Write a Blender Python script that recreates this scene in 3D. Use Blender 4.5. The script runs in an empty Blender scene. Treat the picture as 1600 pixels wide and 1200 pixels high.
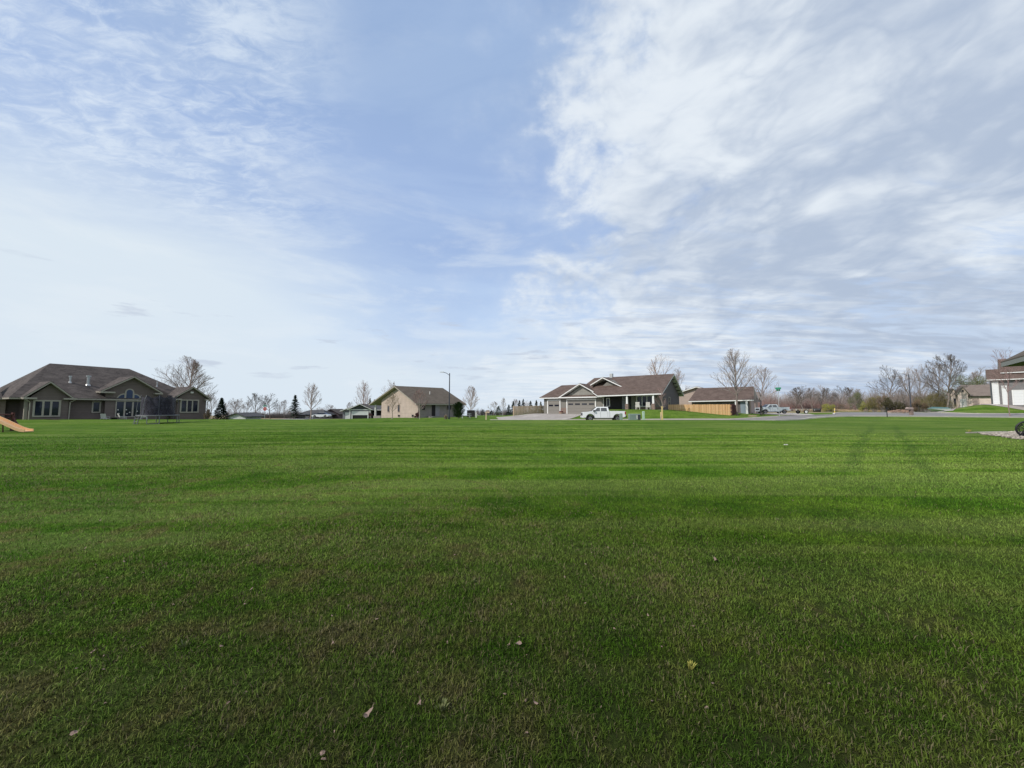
import bpy, bmesh, math, random
import numpy as np
from mathutils import Vector, Matrix
from mathutils.geometry import tessellate_polygon
R = math.radians
# ------------------------------------------------------------------ camera, sky, sun, exposure
scene = bpy.context.scene
CAMH = 1.6; TILT = R(3.77); FOC = 577.0
cam = bpy.data.cameras.new("camera"); camo = bpy.data.objects.new("camera", cam)
scene.collection.objects.link(camo); scene.camera = camo
cam.sensor_width = 36.0; cam.lens = 36.0 * FOC / 1600.0; cam.clip_start = 0.05; cam.clip_end = 9000
camo.location = (0, 0, CAMH); camo.rotation_euler = (R(90) + TILT, 0, 0)
scene.view_settings.view_transform = 'Standard'; scene.view_settings.look = 'None'
scene.view_settings.exposure = 0.0; scene.view_settings.gamma = 1.0
SUN = Vector((-0.66, -0.40, 0.64)).normalized()
sl = bpy.data.lights.new("sun", 'SUN'); sl.energy = 3.5; sl.angle = R(0.9); sl.color = (1.0, 0.94, 0.86)
so = bpy.data.objects.new("sun", sl); scene.collection.objects.link(so)
so.rotation_euler = (-SUN).to_track_quat('-Z', 'Y').to_euler()

class NT:
    """small helper for writing node trees"""
    def __init__(s, tree): s.t = tree; s.n = tree.nodes; s.l = tree.links
    def new(s, typ, **kw):
        n = s.n.new(typ)
        for k, v in kw.items(): setattr(n, k, v)
        return n
    def put(s, sock, v):
        if hasattr(v, 'is_output') or isinstance(v, bpy.types.NodeSocket): s.l.new(v, sock)
        else:
            if hasattr(sock, 'default_value'):
                try: sock.default_value = v
                except Exception: sock.default_value = (*v, 1.0)
    def math(s, op, a, b=0.0, c=None, clamp=False):
        n = s.new('ShaderNodeMath', operation=op); n.use_clamp = clamp
        s.put(n.inputs[0], a); s.put(n.inputs[1], b)
        if c is not None: s.put(n.inputs[2], c)
        return n.outputs[0]
    def mapr(s, v, a, b, c=0.0, d=1.0, smooth=True):
        n = s.new('ShaderNodeMapRange'); n.interpolation_type = 'SMOOTHSTEP' if smooth else 'LINEAR'
        n.clamp = True
        s.put(n.inputs['Value'], v); s.put(n.inputs['From Min'], a); s.put(n.inputs['From Max'], b)
        s.put(n.inputs['To Min'], c); s.put(n.inputs['To Max'], d)
        return n.outputs[0]
    def noise(s, vec, scale, detail=4.0, rough=0.55, dist=0.0, out=0):
        n = s.new('ShaderNodeTexNoise'); s.put(n.inputs['Vector'], vec)
        n.inputs['Scale'].default_value = scale; n.inputs['Detail'].default_value = detail
        n.inputs['Roughness'].default_value = rough; n.inputs['Distortion'].default_value = dist
        return n.outputs[out]
    def mix(s, f, a, b, blend='MIX'):
        n = s.new('ShaderNodeMix', data_type='RGBA', blend_type=blend)
        s.put(n.inputs[0], f); s.put(n.inputs[6], a if not isinstance(a, tuple) else (*a, 1.0)[:4])
        s.put(n.inputs[7], b if not isinstance(b, tuple) else (*b, 1.0)[:4])
        return n.outputs[2]
    def sep(s, v):
        n = s.new('ShaderNodeSeparateXYZ'); s.put(n.inputs[0], v); return n.outputs
    def comb(s, x, y, z):
        n = s.new('ShaderNodeCombineXYZ'); s.put(n.inputs[0], x); s.put(n.inputs[1], y); s.put(n.inputs[2], z); return n.outputs[0]
    def vscale(s, v, sx, sy, sz, loc=(0, 0, 0), rot=(0, 0, 0)):
        n = s.new('ShaderNodeMapping'); s.put(n.inputs[0], v)
        n.inputs['Scale'].default_value = (sx, sy, sz); n.inputs['Location'].default_value = loc
        n.inputs['Rotation'].default_value = rot
        return n.outputs[0]

def build_world():
    w = bpy.data.worlds.new("World"); scene.world = w; w.use_nodes = True
    T = NT(w.node_tree); w.node_tree.nodes.clear()
    sky = T.new('ShaderNodeTexSky', sky_type='NISHITA'); sky.sun_disc = False
    sky.sun_elevation = math.asin(SUN.z); sky.sun_rotation = math.atan2(SUN.x, SUN.y) % (2 * math.pi)
    sky.altitude = 300; sky.air_density = 1.0; sky.dust_density = 1.6; sky.ozone_density = 1.0
    tc = T.new('ShaderNodeTexCoord').outputs['Generated']
    x, y, z = T.sep(tc)
    zc = T.math('MAXIMUM', z, 0.012)
    T.put(sky.inputs['Vector'], T.comb(x, y, zc))
    az = T.math('ARCTAN2', x, y)                       # 0 straight ahead, + to the right
    hz = T.math('ADD', T.math('MAXIMUM', z, 0.0), 0.12)
    P = T.comb(T.math('DIVIDE', x, hz), T.math('DIVIDE', y, hz), 0.0)   # point on a flat cloud deck
    D = T.vscale(tc, 1, 1, 1.5)
    # clear sky: the physical sky seen through a thin bright veil
    base = T.mix(0.80, sky.outputs[0], T.mix(T.mapr(z, .72, .50), (3.65, 5.15, 8.0), (4.1, 5.6, 8.7)))
    vn = T.noise(T.vscale(D, 1, 1, 2.2, loc=(.4, .2, .7)), 1.7, 7, .56, .8)
    low = T.mapr(z, .50, .06)
    veil = T.math('ADD', T.math('MULTIPLY', low, .86), T.mapr(vn, .34, .70, -.10, .16), clamp=True)
    left = T.mapr(az, -.20, -.80)
    veil = T.math('ADD', veil, T.math('MULTIPLY', left, T.mapr(z, .52, .24, 0, .60)), clamp=True)
    rightlow = T.math('MULTIPLY', T.mapr(az, .1, .55), T.mapr(z, .28, .04))
    veil = T.math('MULTIPLY', veil, T.math('SUBTRACT', 1.0, T.math('MULTIPLY', rightlow, .45)))
    vc = T.math('MAXIMUM', T.mapr(az, .0, -.75), T.mapr(z, .26, .10)); col = T.mix(veil, base, T.mix(vc, (6.0, 7.5, 9.6), (7.1, 8.05, 8.95)))
    # mackerel bands high on the left
    rip = T.noise(T.vscale(P, 3.4, 7.0, 1, rot=(0, 0, R(-38))), 3.4, 7, .66, .6)
    wisp = T.noise(T.vscale(P, 1.0, 2.0, 1, rot=(0, 0, R(-30)), loc=(3.1, 1.7, 0)), 2.0, 6, .6, .7)
    mL = T.math('MULTIPLY', T.mapr(az, -.36, -.70), T.mapr(z, .30, .46))
    cir = T.math('MULTIPLY', T.mapr(T.math('ADD', T.math('MULTIPLY', rip, .62), T.math('MULTIPLY', wisp, .6)), .50, .80), mL)
    col = T.mix(T.math('MULTIPLY', cir, .60), col, (8.4, 9.2, 9.9))
    # soft lumps low on the left and middle
    lump = T.noise(T.vscale(D, 1, 1, 2.6, loc=(2, 5, 1)), 3.4, 8, .60, .3)
    col = T.mix(T.math('MULTIPLY', T.mapr(lump, .48, .68), T.math('MULTIPLY', T.mapr(z, .02, .12), T.mapr(z, .62, .30, .08, .40))), col, (7.9, 8.6, 9.2))
    # the thick broken sheet on the right, with a lumpy lit margin
    warp = T.noise(D, 2.2, 3, .5, 0, out=1)
    wv = T.new('ShaderNodeVectorMath', operation='SCALE'); T.put(wv.inputs[0], warp); wv.inputs['Scale'].default_value = .35
    wa = T.new('ShaderNodeVectorMath', operation='ADD'); T.put(wa.inputs[0], D); T.put(wa.inputs[1], wv.outputs[0]); DW = wa.outputs[0]
    def puffs(scale, loc):        # billowing: folded noise, rounded lumps with creased joints
        n = T.noise(T.vscale(DW, 1, 1, 1.3, loc=loc), scale, 4, .52)
        return T.math('MULTIPLY', T.math('ABSOLUTE', T.math('SUBTRACT', n, .5)), 3.2)
    p1 = puffs(4.5, (0, 0, 0)); p2 = puffs(10.0, (3, 1, 0))
    e1 = T.noise(D, 3.0, 6, .62, .25); e2 = T.noise(T.vscale(D, 1, 1, 1, loc=(5.0, 1.3, 2.2)), 1.1, 3, .5)
    e3 = T.noise(T.vscale(D, 1, 1, 1, loc=(1.0, 8.3, 2.2)), 9.0, 7, .62, .2)
    dist = az
    for n_, k_ in ((e1, .85), (e2, .35), (e3, .70)):
        dist = T.math('ADD', dist, T.math('MULTIPLY', T.math('SUBTRACT', n_, .5), k_))
    dist = T.math('ADD', dist, T.math('MULTIPLY', T.math('SUBTRACT', p1, .30), .30))
    dist = T.math('ADD', dist, T.mapr(z, .27, .10, 0, .26))
    sheet = T.math('ADD', T.math('MULTIPLY', T.mapr(dist, .06, .34), .60), T.math('MULTIPLY', T.mapr(dist, -.16, .50), .40))
    rows = T.noise(T.vscale(P, .8, 2.4, 1, rot=(0, 0, R(14)), loc=(1, 4, 0)), 1.9, 8, .64, .5)
    gapm = T.mapr(T.math('ADD', rows, T.mapr(z, .10, .42, -.04, .16)), .34, .56, T.mapr(z, .2, .45, .25, .55), 1.0)
    sheet = T.math('MULTIPLY', sheet, gapm)
    s1 = T.noise(T.vscale(D, .8, .8, 1.9, rot=(0, R(-22), 0), loc=(9.3, 2.2, 0)), 2.7, 6, .55, .25)
    s3 = T.noise(T.vscale(P, .7, 2.2, 1, rot=(0, 0, R(10)), loc=(7, 3, 0)), 2.6, 8, .64, .4)
    band = T.math('SUBTRACT', z, T.math('SUBTRACT', .50, T.math('MULTIPLY', az, .12)))
    band = T.math('ABSOLUTE', T.math('ADD', band, T.math('MULTIPLY', T.math('SUBTRACT', e2, .5), .35)))
    sh = T.math('MULTIPLY', s1, .80)
    sh = T.math('ADD', sh, T.mapr(band, .17, .0, 0, .14))
    sh = T.math('ADD', sh, T.math('MULTIPLY', T.math('SUBTRACT', .35, p2), .20))
    sh = T.math('ADD', sh, T.math('MULTIPLY', T.math('SUBTRACT', .35, p1), .36))
    sh = T.math('ADD', sh, T.math('MULTIPLY', T.math('SUBTRACT', s3, .5), T.mapr(z, .42, .08, .15, .95)))
    sh = T.math('ADD', sh, T.mapr(az, .15, .95, -.08, .17))
    sh = T.math('ADD', sh, T.mapr(z, .30, .10, 0, .05))
    ccol = T.mix(T.mapr(sh, .36, .84), (8.1, 8.7, 9.3), (4.5, 5.35, 6.75))
    col = T.mix(T.math('MULTIPLY', sheet, .95), col, ccol)
    # low grey flakes
    fl = T.noise(T.vscale(D, .8, .8, 3.2, loc=(6.2, .4, 0)), 6.0, 5, .55, .2)
    flm = T.math('MULTIPLY', T.mapr(fl, .585, .67), T.math('MULTIPLY', T.mapr(z, .05, .09), T.mapr(z, .30, .2)))
    col = T.mix(T.math('MULTIPLY', flm, .7), col, (5.4, 6.1, 7.3))
    bg = T.new('ShaderNodeBackground'); T.put(bg.inputs[0], col); bg.inputs[1].default_value = 0.1
    out = T.new('ShaderNodeOutputWorld'); T.l.new(bg.outputs[0], out.inputs[0])
build_world()

# ------------------------------------------------------------------ geometry helpers
def tag(o, label=None, cat=None, group=None, kind=None):
    if label: o['label'] = label
    if cat: o['category'] = cat
    if group: o['group'] = group
    if kind: o['kind'] = kind
    return o
def thing(name, label, cat, loc, rz=0.0, group=None):
    o = bpy.data.objects.new(name, None); scene.collection.objects.link(o)
    o.empty_display_size = .2; o.location = loc; o.rotation_euler = (0, 0, rz)
    return tag(o, label, cat, group)
class MB:
    def __init__(s): s.v = []; s.f = []
    def add(s, vs, fs):
        b = len(s.v); s.v.extend([tuple(p) for p in vs]); s.f.extend([tuple(b + i for i in f) for f in fs]); return s
    def box(s, x0, x1, y0, y1, z0, z1):
        if x0 > x1: x0, x1 = x1, x0
        if y0 > y1: y0, y1 = y1, y0
        return s.add([(x0, y0, z0), (x1, y0, z0), (x1, y1, z0), (x0, y1, z0), (x0, y0, z1), (x1, y0, z1), (x1, y1, z1), (x0, y1, z1)],
                     [(0, 3, 2, 1), (4, 5, 6, 7), (0, 1, 5, 4), (1, 2, 6, 5), (2, 3, 7, 6), (3, 0, 4, 7)])
    def loft(s, A, B):
        n = len(A); fs = [tuple(range(n))[::-1], tuple(range(n, 2 * n))]
        for i in range(n): j = (i + 1) % n; fs.append((i, j, n + j, n + i))
        return s.add(list(A) + list(B), fs)
    def slab(s, pts, t, t0=0.0):
        return s.loft([(p[0], p[1], p[2] - t0 - t) for p in pts], [(p[0], p[1], p[2] - t0) for p in pts])
    def extr(s, m, poly, t0, t1):
        return s.loft([m(a, z, t0) for a, z in poly], [m(a, z, t1) for a, z in poly])
    def rect(s, m, a0, a1, z0, z1, t0, t1):
        return s.extr(m, [(a0, z0), (a1, z0), (a1, z1), (a0, z1)], t0, t1)
    def tube(s, p, q, r0, r1=None, n=8, caps=True):
        r1 = r0 if r1 is None else r1; p = Vector(p); q = Vector(q); d = q - p
        if d.length < 1e-6: return s
        d.normalize(); u = d.orthogonal().normalized(); w = d.cross(u)
        A = []; B = []
        for i in range(n):
            c = math.cos(2 * math.pi * i / n); k = math.sin(2 * math.pi * i / n)
            A.append(p + (u * c + w * k) * r0); B.append(q + (u * c + w * k) * r1)
        fs = [(i, (i + 1) % n, n + (i + 1) % n, n + i) for i in range(n)]
        if caps: fs += [tuple(range(n))[::-1], tuple(range(n, 2 * n))]
        return s.add(A + B, fs)
    def path(s, pts, r, n=6):
        for i in range(len(pts) - 1): s.tube(pts[i], pts[i + 1], r, r, n)
        return s
    def torus(s, c, R0, r, ax='y', N=28, n=8, k=1.0):
        vs = []; fs = []
        for i in range(N):
            a = 2 * math.pi * i / N
            for j in range(n):
                b = 2 * math.pi * j / n; rr = R0 + r * math.cos(b); h = r * math.sin(b) * k
                X = rr * math.cos(a); Z = rr * math.sin(a)
                vs.append((c[0] + X, c[1] + h, c[2] + Z) if ax == 'y' else (c[0] + X, c[1] + Z, c[2] + h))
                fs.append((i * n + j, ((i + 1) % N) * n + j, ((i + 1) % N) * n + (j + 1) % n, i * n + (j + 1) % n))
        return s.add(vs, fs)
    def ball(s, c, rx, ry, rz, nu=10, nv=7, jit=0.0, rnd=None):
        vs = []; fs = []
        for i in range(nv + 1):
            th = math.pi * i / nv
            for j in range(nu):
                ph = 2 * math.pi * j / nu; k = 1 + (rnd.uniform(-jit, jit) if rnd else 0)
                vs.append((c[0] + rx * k * math.sin(th) * math.cos(ph), c[1] + ry * k * math.sin(th) * math.sin(ph), c[2] + rz * k * math.cos(th)))
        for i in range(nv):
            for j in range(nu):
                fs.append((i * nu + j, (i + 1) * nu + j, (i + 1) * nu + (j + 1) % nu, i * nu + (j + 1) % nu))
        return s.add(vs, fs)
    def build(s, name, mat, parent=None, smooth=False, recalc=True, bevel=0):
        me = bpy.data.meshes.new(name); me.from_pydata(s.v, [], s.f)
        if recalc and len(s.f) < 20000:
            bm = bmesh.new(); bm.from_mesh(me); bmesh.ops.recalc_face_normals(bm, faces=bm.faces)
            if bevel: bmesh.ops.bevel(bm, geom=bm.edges[:], offset=bevel, segments=2, affect='EDGES')
            bm.to_mesh(me); bm.free()
        if smooth: me.polygons.foreach_set('use_smooth', [True] * len(me.polygons))
        if mat: me.materials.append(mat)
        o = bpy.data.objects.new(name, me); scene.collection.objects.link(o)
        if parent: o.parent = parent
        return o
front = lambda d: (lambda a, z, t: (a, d - t, z))
leftf = lambda a0: (lambda a, z, t: (a0 - t, a, z))
rightf = lambda a0: (lambda a, z, t: (a0 + t, a, z))
def SM(a, b, x):
    t = np.clip((np.asarray(x, float) - a) / (b - a), 0, 1); return t * t * (3 - 2 * t)
def WX(px, Y): return (px - 800) / FOC * Y * 0.9985     # sideways distance of a picture column at depth Y

# ------------------------------------------------------------------ terrain height
def locf(o, deg):
    a = R(deg); return lambda x, y: ((x - o[0]) * math.cos(a) + (y - o[1]) * math.sin(a), -(x - o[0]) * math.sin(a) + (y - o[1]) * math.cos(a))
H3O = (5.80, 70.0); H3A = -38; H5O = (98.9, 76.0); H5A = -51
_f3 = locf(H3O, H3A); _f5 = locf(H5O, H5A)
def B(x, y):
    x = np.asarray(x, float); y = np.asarray(y, float)
    z = .025 * np.sin(x * .31 + 1) * np.sin(y * .27) * (1 - SM(38, 44, y)) * SM(2, 8, y)
    cx = 1 - SM(24, 44, x)
    z = z + (.20 + .07 * (1 - SM(-9, -2, x))) * cx * np.exp(-((y - 44.0) / 5.0) ** 2) * (1 - SM(45, 46, y))
    z = z - .10 * (1 - SM(24, 38, x)) * SM(45, 46, y) * (1 - SM(50.2, 51, y))
    fl = -2.3 * SM(-12, -38, x) * np.clip((y - 52) / 88, 0, 1); f2 = -.0191 * np.clip(y - 84, 0, None) * (1 - SM(55, 95, x - np.clip(y - 150, 0, None) * .6))
    z = z + np.minimum(fl, f2)
    a, d = _f3(x, y)
    m = (.58 + .85 * SM(9, 14, a)) * (1 - .72 * SM(20.5, 32, a)) * (1 - SM(-1, -10, a)) * SM(-11, -2.5, d) * (1 - .7 * SM(15, 40, d)) * SM(50.6, 54, y)
    z = z + m
    z = z + .42 * np.exp(-(((x - 41) / 9) ** 2 + ((y - 69) / 7) ** 2)) * SM(54, 60, y)
    z = z + .45 * SM(56, 68, y) * SM(42, 64, x) * (1 - .4 * SM(85, 120, y))
    a5, d5 = _f5(x, y)
    z = z + 1.85 * SM(-9.5, -.5, a5) * SM(68.5, 76, y)
    return z
def g(x, y, dz=0.0): return (x, y, float(B(x, y)) + dz)
def G(px, Y, dz=0.0): x = WX(px, Y); return g(x, Y, dz)

# ------------------------------------------------------------------ materials
def newmat(name):
    m = bpy.data.materials.new(name); m.use_nodes = True; m.node_tree.nodes.clear()
    T = NT(m.node_tree); b = T.new('ShaderNodeBsdfPrincipled'); o = T.new('ShaderNodeOutputMaterial')
    T.l.new(b.outputs[0], o.inputs[0]); return m, T, b
def plain(name, c, rough=.6, var=.12, scale=3.0, metal=0.0, bump=0.0, spec=.4, coat=0.0):
    m, T, b = newmat(name)
    oc = T.new('ShaderNodeTexCoord').outputs['Object']
    n = T.noise(oc, scale, 5, .6)
    f = T.mapr(n, .3, .7, 1 - var, 1 + var, smooth=False)
    v = T.new('ShaderNodeVectorMath', operation='SCALE'); v.inputs[0].default_value = c; T.put(v.inputs['Scale'], f)
    T.put(b.inputs['Base Color'], v.outputs[0]); b.inputs['Roughness'].default_value = rough
    b.inputs['Metallic'].default_value = metal; b.inputs['Specular IOR Level'].default_value = spec
    b.inputs['Coat Weight'].default_value = coat
    if bump:
        bp = T.new('ShaderNodeBump'); bp.inputs['Strength'].default_value = bump; bp.inputs['Distance'].default_value = .02
        T.put(bp.inputs['Height'], T.noise(oc, scale * 6, 4)); T.l.new(bp.outputs[0], b.inputs['Normal'])
    return m
def lapped(name, c, pitch=.18, rough=.75, vert=False, var=.10):
    """lap siding: overlapping boards"""
    m, T, b = newmat(name)
    oc = T.new('ShaderNodeTexCoord').outputs['Object']; x, y, z = T.sep(oc)
    k = T.math('ADD', x, y) if vert else z
    fr = T.math('FRACT', T.math('DIVIDE', k, pitch))
    row = T.math('FLOOR', T.math('DIVIDE', k, pitch))
    wn = T.new('ShaderNodeTexWhiteNoise', noise_dimensions='1D'); T.put(wn.inputs['W'], row)
    n = T.noise(oc, 1.3, 5, .6)
    f = T.math('ADD', T.mapr(n, .3, .7, 1 - var, 1 + var, smooth=False), T.math('MULTIPLY', T.math('SUBTRACT', wn.outputs[0], .5), .10))
    gap = T.mapr(fr, .0, .12, .55, 1.0)
    f = T.math('MULTIPLY', f, gap)
    v = T.new('ShaderNodeVectorMath', operation='SCALE'); v.inputs[0].default_value = c; T.put(v.inputs['Scale'], f)
    T.put(b.inputs['Base Color'], v.outputs[0]); b.inputs['Roughness'].default_value = rough
    bp = T.new('ShaderNodeBump'); bp.inputs['Strength'].default_value = .7; bp.inputs['Distance'].default_value = .02
    T.put(bp.inputs['Height'], T.math('SUBTRACT', 1.0, fr)); T.l.new(bp.outputs[0], b.inputs['Normal'])
    return m
def shingle(name, c, c2):
    m, T, b = newmat(name)
    oc = T.new('ShaderNodeTexCoord').outputs['Object']; x, y, z = T.sep(oc)
    row = T.math('FLOOR', T.math('DIVIDE', z, .075))
    vv = T.comb(T.math('MULTIPLY', T.math('ADD', x, T.math('MULTIPLY', row, .37)), 2.4), T.math('MULTIPLY', y, 2.4), T.math('MULTIPLY', row, 1.7))
    vo = T.new('ShaderNodeTexVoronoi'); T.put(vo.inputs['Vector'], vv); vo.inputs['Scale'].default_value = 1.0
    tabs = T.sep(vo.outputs['Color'])[0]
    n = T.noise(oc, .9, 6, .7)
    f = T.math('ADD', T.math('MULTIPLY', tabs, .55), T.math('MULTIPLY', T.mapr(n, .3, .7), .55))
    col = T.mix(f, c, c2)
    fr = T.math('FRACT', T.math('DIVIDE', z, .075))
    col = T.mix(T.mapr(fr, .18, 0, 0, .45), col, tuple(k * .45 for k in c))
    T.put(b.inputs['Base Color'], col); b.inputs['Roughness'].default_value = .95; b.inputs['Specular IOR Level'].default_value = .15
    bp = T.new('ShaderNodeBump'); bp.inputs['Strength'].default_value = .5; bp.inputs['Distance'].default_value = .02
    T.put(bp.inputs['Height'], T.math('ADD', tabs, T.math('SUBTRACT', 1, fr))); T.l.new(bp.outputs[0], b.inputs['Normal'])
    return m
def brick(name, c, c2, mortar, sc=2.2):
    m, T, b = newmat(name)
    oc = T.new('ShaderNodeTexCoord').outputs['Object']; x, y, z = T.sep(oc)
    br = T.new('ShaderNodeTexBrick'); T.put(br.inputs['Vector'], T.comb(T.math('ADD', x, y), z, 0))
    br.inputs['Scale'].default_value = sc; br.inputs['Color1'].default_value = (*c, 1); br.inputs['Color2'].default_value = (*c2, 1)
    br.inputs['Mortar'].default_value = (*mortar, 1); br.inputs['Mortar Size'].default_value = .02
    n = T.noise(oc, 4, 4)
    T.put(b.inputs['Base Color'], T.mix(T.mapr(n, .3, .7, 0, .4), br.outputs[0], tuple(k * .6 for k in c)))
    b.inputs['Roughness'].default_value = .9
    return m
def woodmat(name, c, c2, board=.14):
    m, T, b = newmat(name)
    oc = T.new('ShaderNodeTexCoord').outputs['Object']; x, y, z = T.sep(oc)
    idx = T.math('FLOOR', T.math('DIVIDE', x, board))
    wn = T.new('ShaderNodeTexWhiteNoise', noise_dimensions='1D'); T.put(wn.inputs['W'], idx)
    n = T.noise(T.vscale(oc, 9, 9, .8), 1.6, 5, .65, .4)
    f = T.math('ADD', T.math('MULTIPLY', wn.outputs[0], .6), T.math('MULTIPLY', n, .5))
    T.put(b.inputs['Base Color'], T.mix(f, c, c2)); b.inputs['Roughness'].default_value = .8
    return m
def glassmat(name, c=(.012, .015, .025), rough=.04):
    m, T, b = newmat(name); oc = T.new('ShaderNodeTexCoord').outputs['Object']
    n = T.noise(oc, .7, 3)
    T.put(b.inputs['Base Color'], T.mix(T.mapr(n, .4, .65), c, tuple(k * 1.8 for k in c)))
    b.inputs['Roughness'].default_value = rough; b.inputs['Specular IOR Level'].default_value = .35
    bp = T.new('ShaderNodeBump'); bp.inputs['Strength'].default_value = .08; bp.inputs['Distance'].default_value = .02
    T.put(bp.inputs['Height'], T.noise(oc, 1.5, 2)); T.l.new(bp.outputs[0], b.inputs['Normal'])
    return m
def leafmat(name, c, c2, trans=.0, scale=6.0):
    m, T, b = newmat(name)
    ge = T.new('ShaderNodeNewGeometry')
    n = T.noise(ge.outputs['Position'], scale, 3, .6)
    f = T.math('ADD', T.math('MULTIPLY', ge.outputs['Random Per Island'], .6), T.math('MULTIPLY', n, .5))
    T.put(b.inputs['Base Color'], T.mix(f, c, c2)); b.inputs['Roughness'].default_value = .7; b.inputs['Specular IOR Level'].default_value = .2
    return m
M = {}
M['siding_brown'] = lapped('siding_brown', (.142, .110, .098), .2)
M['siding_tan'] = lapped('siding_tan', (.44, .355, .30), .15)
M['siding_mauve'] = lapped('siding_mauve', (.27, .235, .215), .12)
M['siding_grey'] = lapped('siding_grey', (.185, .175, .155), .14)
M['shake_grey'] = lapped('shake_grey', (.24, .23, .205), .22)
M['siding_dark'] = lapped('siding_dark', (.115, .10, .10), .16)
M['siding_pinktan'] = lapped('siding_pinktan', (.38, .30, .26), .14)
M['siding_rose'] = lapped('siding_rose', (.64, .53, .46), .14)
M['siding_pale'] = lapped('siding_pale', (.52, .53, .53), .14)
M['siding_white'] = lapped('siding_white', (.68, .70, .70), .14)
M['siding_purple'] = lapped('siding_purple', (.075, .055, .065), .3, vert=True)
M['siding_lilac'] = lapped('siding_lilac', (.30, .285, .30), .14)
M['siding_blue'] = lapped('siding_blue', (.20, .195, .22), .14)
M['stone_grey'] = brick('stone_grey', (.21, .20, .20), (.15, .145, .15), (.22, .215, .21), 1.6)
M['brick_pink'] = brick('brick_pink', (.36, .27, .22), (.30, .21, .17), (.36, .32, .28))
M['brick_tan'] = brick('brick_tan', (.34, .25, .18), (.26, .18, .13), (.33, .29, .25))
M['stone_veneer'] = brick('stone_veneer', (.26, .18, .14), (.16, .11, .095), (.24, .21, .19), 1.5)
M['roof_dark'] = shingle('roof_dark', (.048, .041, .038), (.130, .110, .100))
M['roof_brown'] = shingle('roof_brown', (.080, .056, .046), (.155, .115, .098))
M['roof_taupe'] = shingle('roof_taupe', (.085, .070, .055), (.14, .118, .095))
M['roof_grey'] = shingle('roof_grey', (.06, .062, .066), (.11, .11, .115))
M['roof_pale'] = shingle('roof_pale', (.15, .12, .105), (.23, .19, .165))
M['trim_tan'] = plain('trim_tan', (.34, .31, .26), .6, .06)
M['trim_white'] = plain('trim_white', (.72, .72, .70), .5, .04)
M['trim_grey'] = plain('trim_grey', (.27, .265, .24), .6, .06)
M['door_grey'] = plain('door_grey', (.215, .20, .178), .55, .05)
M['door_white'] = plain('door_white', (.68, .69, .69), .5, .03)
M['door_blue'] = plain('door_blue', (.20, .25, .29), .5, .05)
M['dark'] = plain('dark', (.018, .016, .018), .8, .2)
M['tube_dark'] = plain('tube_dark', (.16, .165, .17), .5, .1); M['soil'] = plain('soil', (.075, .058, .042), .95, .3, 4, bump=.5); M['interior'] = plain('interior', (.02, .019, .022), .9, .3)
M['glass'] = glassmat('glass'); M['glass_car'] = glassmat('glass_car', (.07, .075, .08)); M['glass_blue'] = glassmat('glass_blue', (.015, .03, .07), .08)
M['metal'] = plain('metal', (.45, .46, .46), .4, .1, metal=.7)
M['galv'] = plain('galv', (.42, .44, .44), .5, .1)
M['pole_dark'] = plain('pole_dark', (.055, .06, .075), .5, .1, metal=.3)
M['black'] = plain('black', (.015, .015, .017), .5, .2)
M['rubber'] = plain('rubber', (.018, .018, .019), .85, .2)
M['paint_white'] = plain('paint_white', (.80, .81, .82), .25, .02, coat=.8)
M['paint_silver'] = plain('paint_silver', (.50, .56, .57), .3, .05, coat=.6)
M['paint_carwhite'] = plain('paint_carwhite', (.66, .70, .73), .3, .03, coat=.6)
M['rim'] = plain('rim', (.22, .22, .23), .35, .1, metal=.6)
M['rim_white'] = plain('rim_white', (.75, .75, .75), .5, .05)
M['chrome'] = plain('chrome', (.6, .6, .6), .2, .05, metal=.9)
M['red_lamp'] = plain('red_lamp', (.28, .02, .02), .3, .1)
M['lamp_clear'] = plain('lamp_clear', (.55, .57, .6), .15, .05)
def concrete():
    m, T, b = newmat('concrete'); pos = T.new('ShaderNodeNewGeometry').outputs['Position']
    q = T.vscale(pos, 1, 1, 1, rot=(0, 0, R(38))); x, y, z = T.sep(q)
    jx = T.math('FRACT', T.math('DIVIDE', x, 3.0)); jy = T.math('FRACT', T.math('DIVIDE', y, 3.0))
    j = T.math('MINIMUM', T.math('ABSOLUTE', T.math('SUBTRACT', jx, .5)), T.math('ABSOLUTE', T.math('SUBTRACT', jy, .5)))
    slab = T.new('ShaderNodeTexWhiteNoise', noise_dimensions='2D'); T.put(slab.inputs['Vector'], T.comb(T.math('FLOOR', T.math('ADD', T.math('DIVIDE', x, 3.0), .5)), T.math('FLOOR', T.math('ADD', T.math('DIVIDE', y, 3.0), .5)), 0))
    n = T.math('ADD', T.math('MULTIPLY', T.noise(pos, .9, 6, .65), .7), T.math('MULTIPLY', slab.outputs[0], .25))
    col = T.mix(T.mapr(n, .3, .75), (.30, .265, .235), (.50, .455, .41)); col = T.mix(T.mapr(j, .012, .004, 0, .7), col, (.10, .09, .08))
    T.put(b.inputs['Base Color'], col); b.inputs['Roughness'].default_value = .9; return m
M['concrete'] = concrete()
M['foundation'] = plain('foundation', (.22, .20, .19), .95, .15, 2.0)
M['steel_green'] = plain('steel_green', (.24, .31, .26), .5, .08)
M['ped_green'] = plain('ped_green', (.42, .56, .44), .55, .06)
M['transformer_green'] = plain('transformer_green', (.19, .25, .22), .5, .1)
M['yellow'] = plain('yellow', (.72, .50, .10), .6, .08)
M['stake_yellow'] = plain('stake_yellow', (.66, .50, .22), .7, .1)
M['sign_green'] = plain('sign_green', (.02, .22, .12), .45, .06)
M['sign_red'] = plain('sign_red', (.42, .03, .03), .45, .06)
M['slide'] = plain('slide', (.78, .47, .24), .45, .07, 2.0)
M['red_wood'] = plain('red_wood', (.11, .035, .03), .7, .2)
M['net'] = plain('net', (.022, .020, .032), .9, .3, 6)
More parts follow.
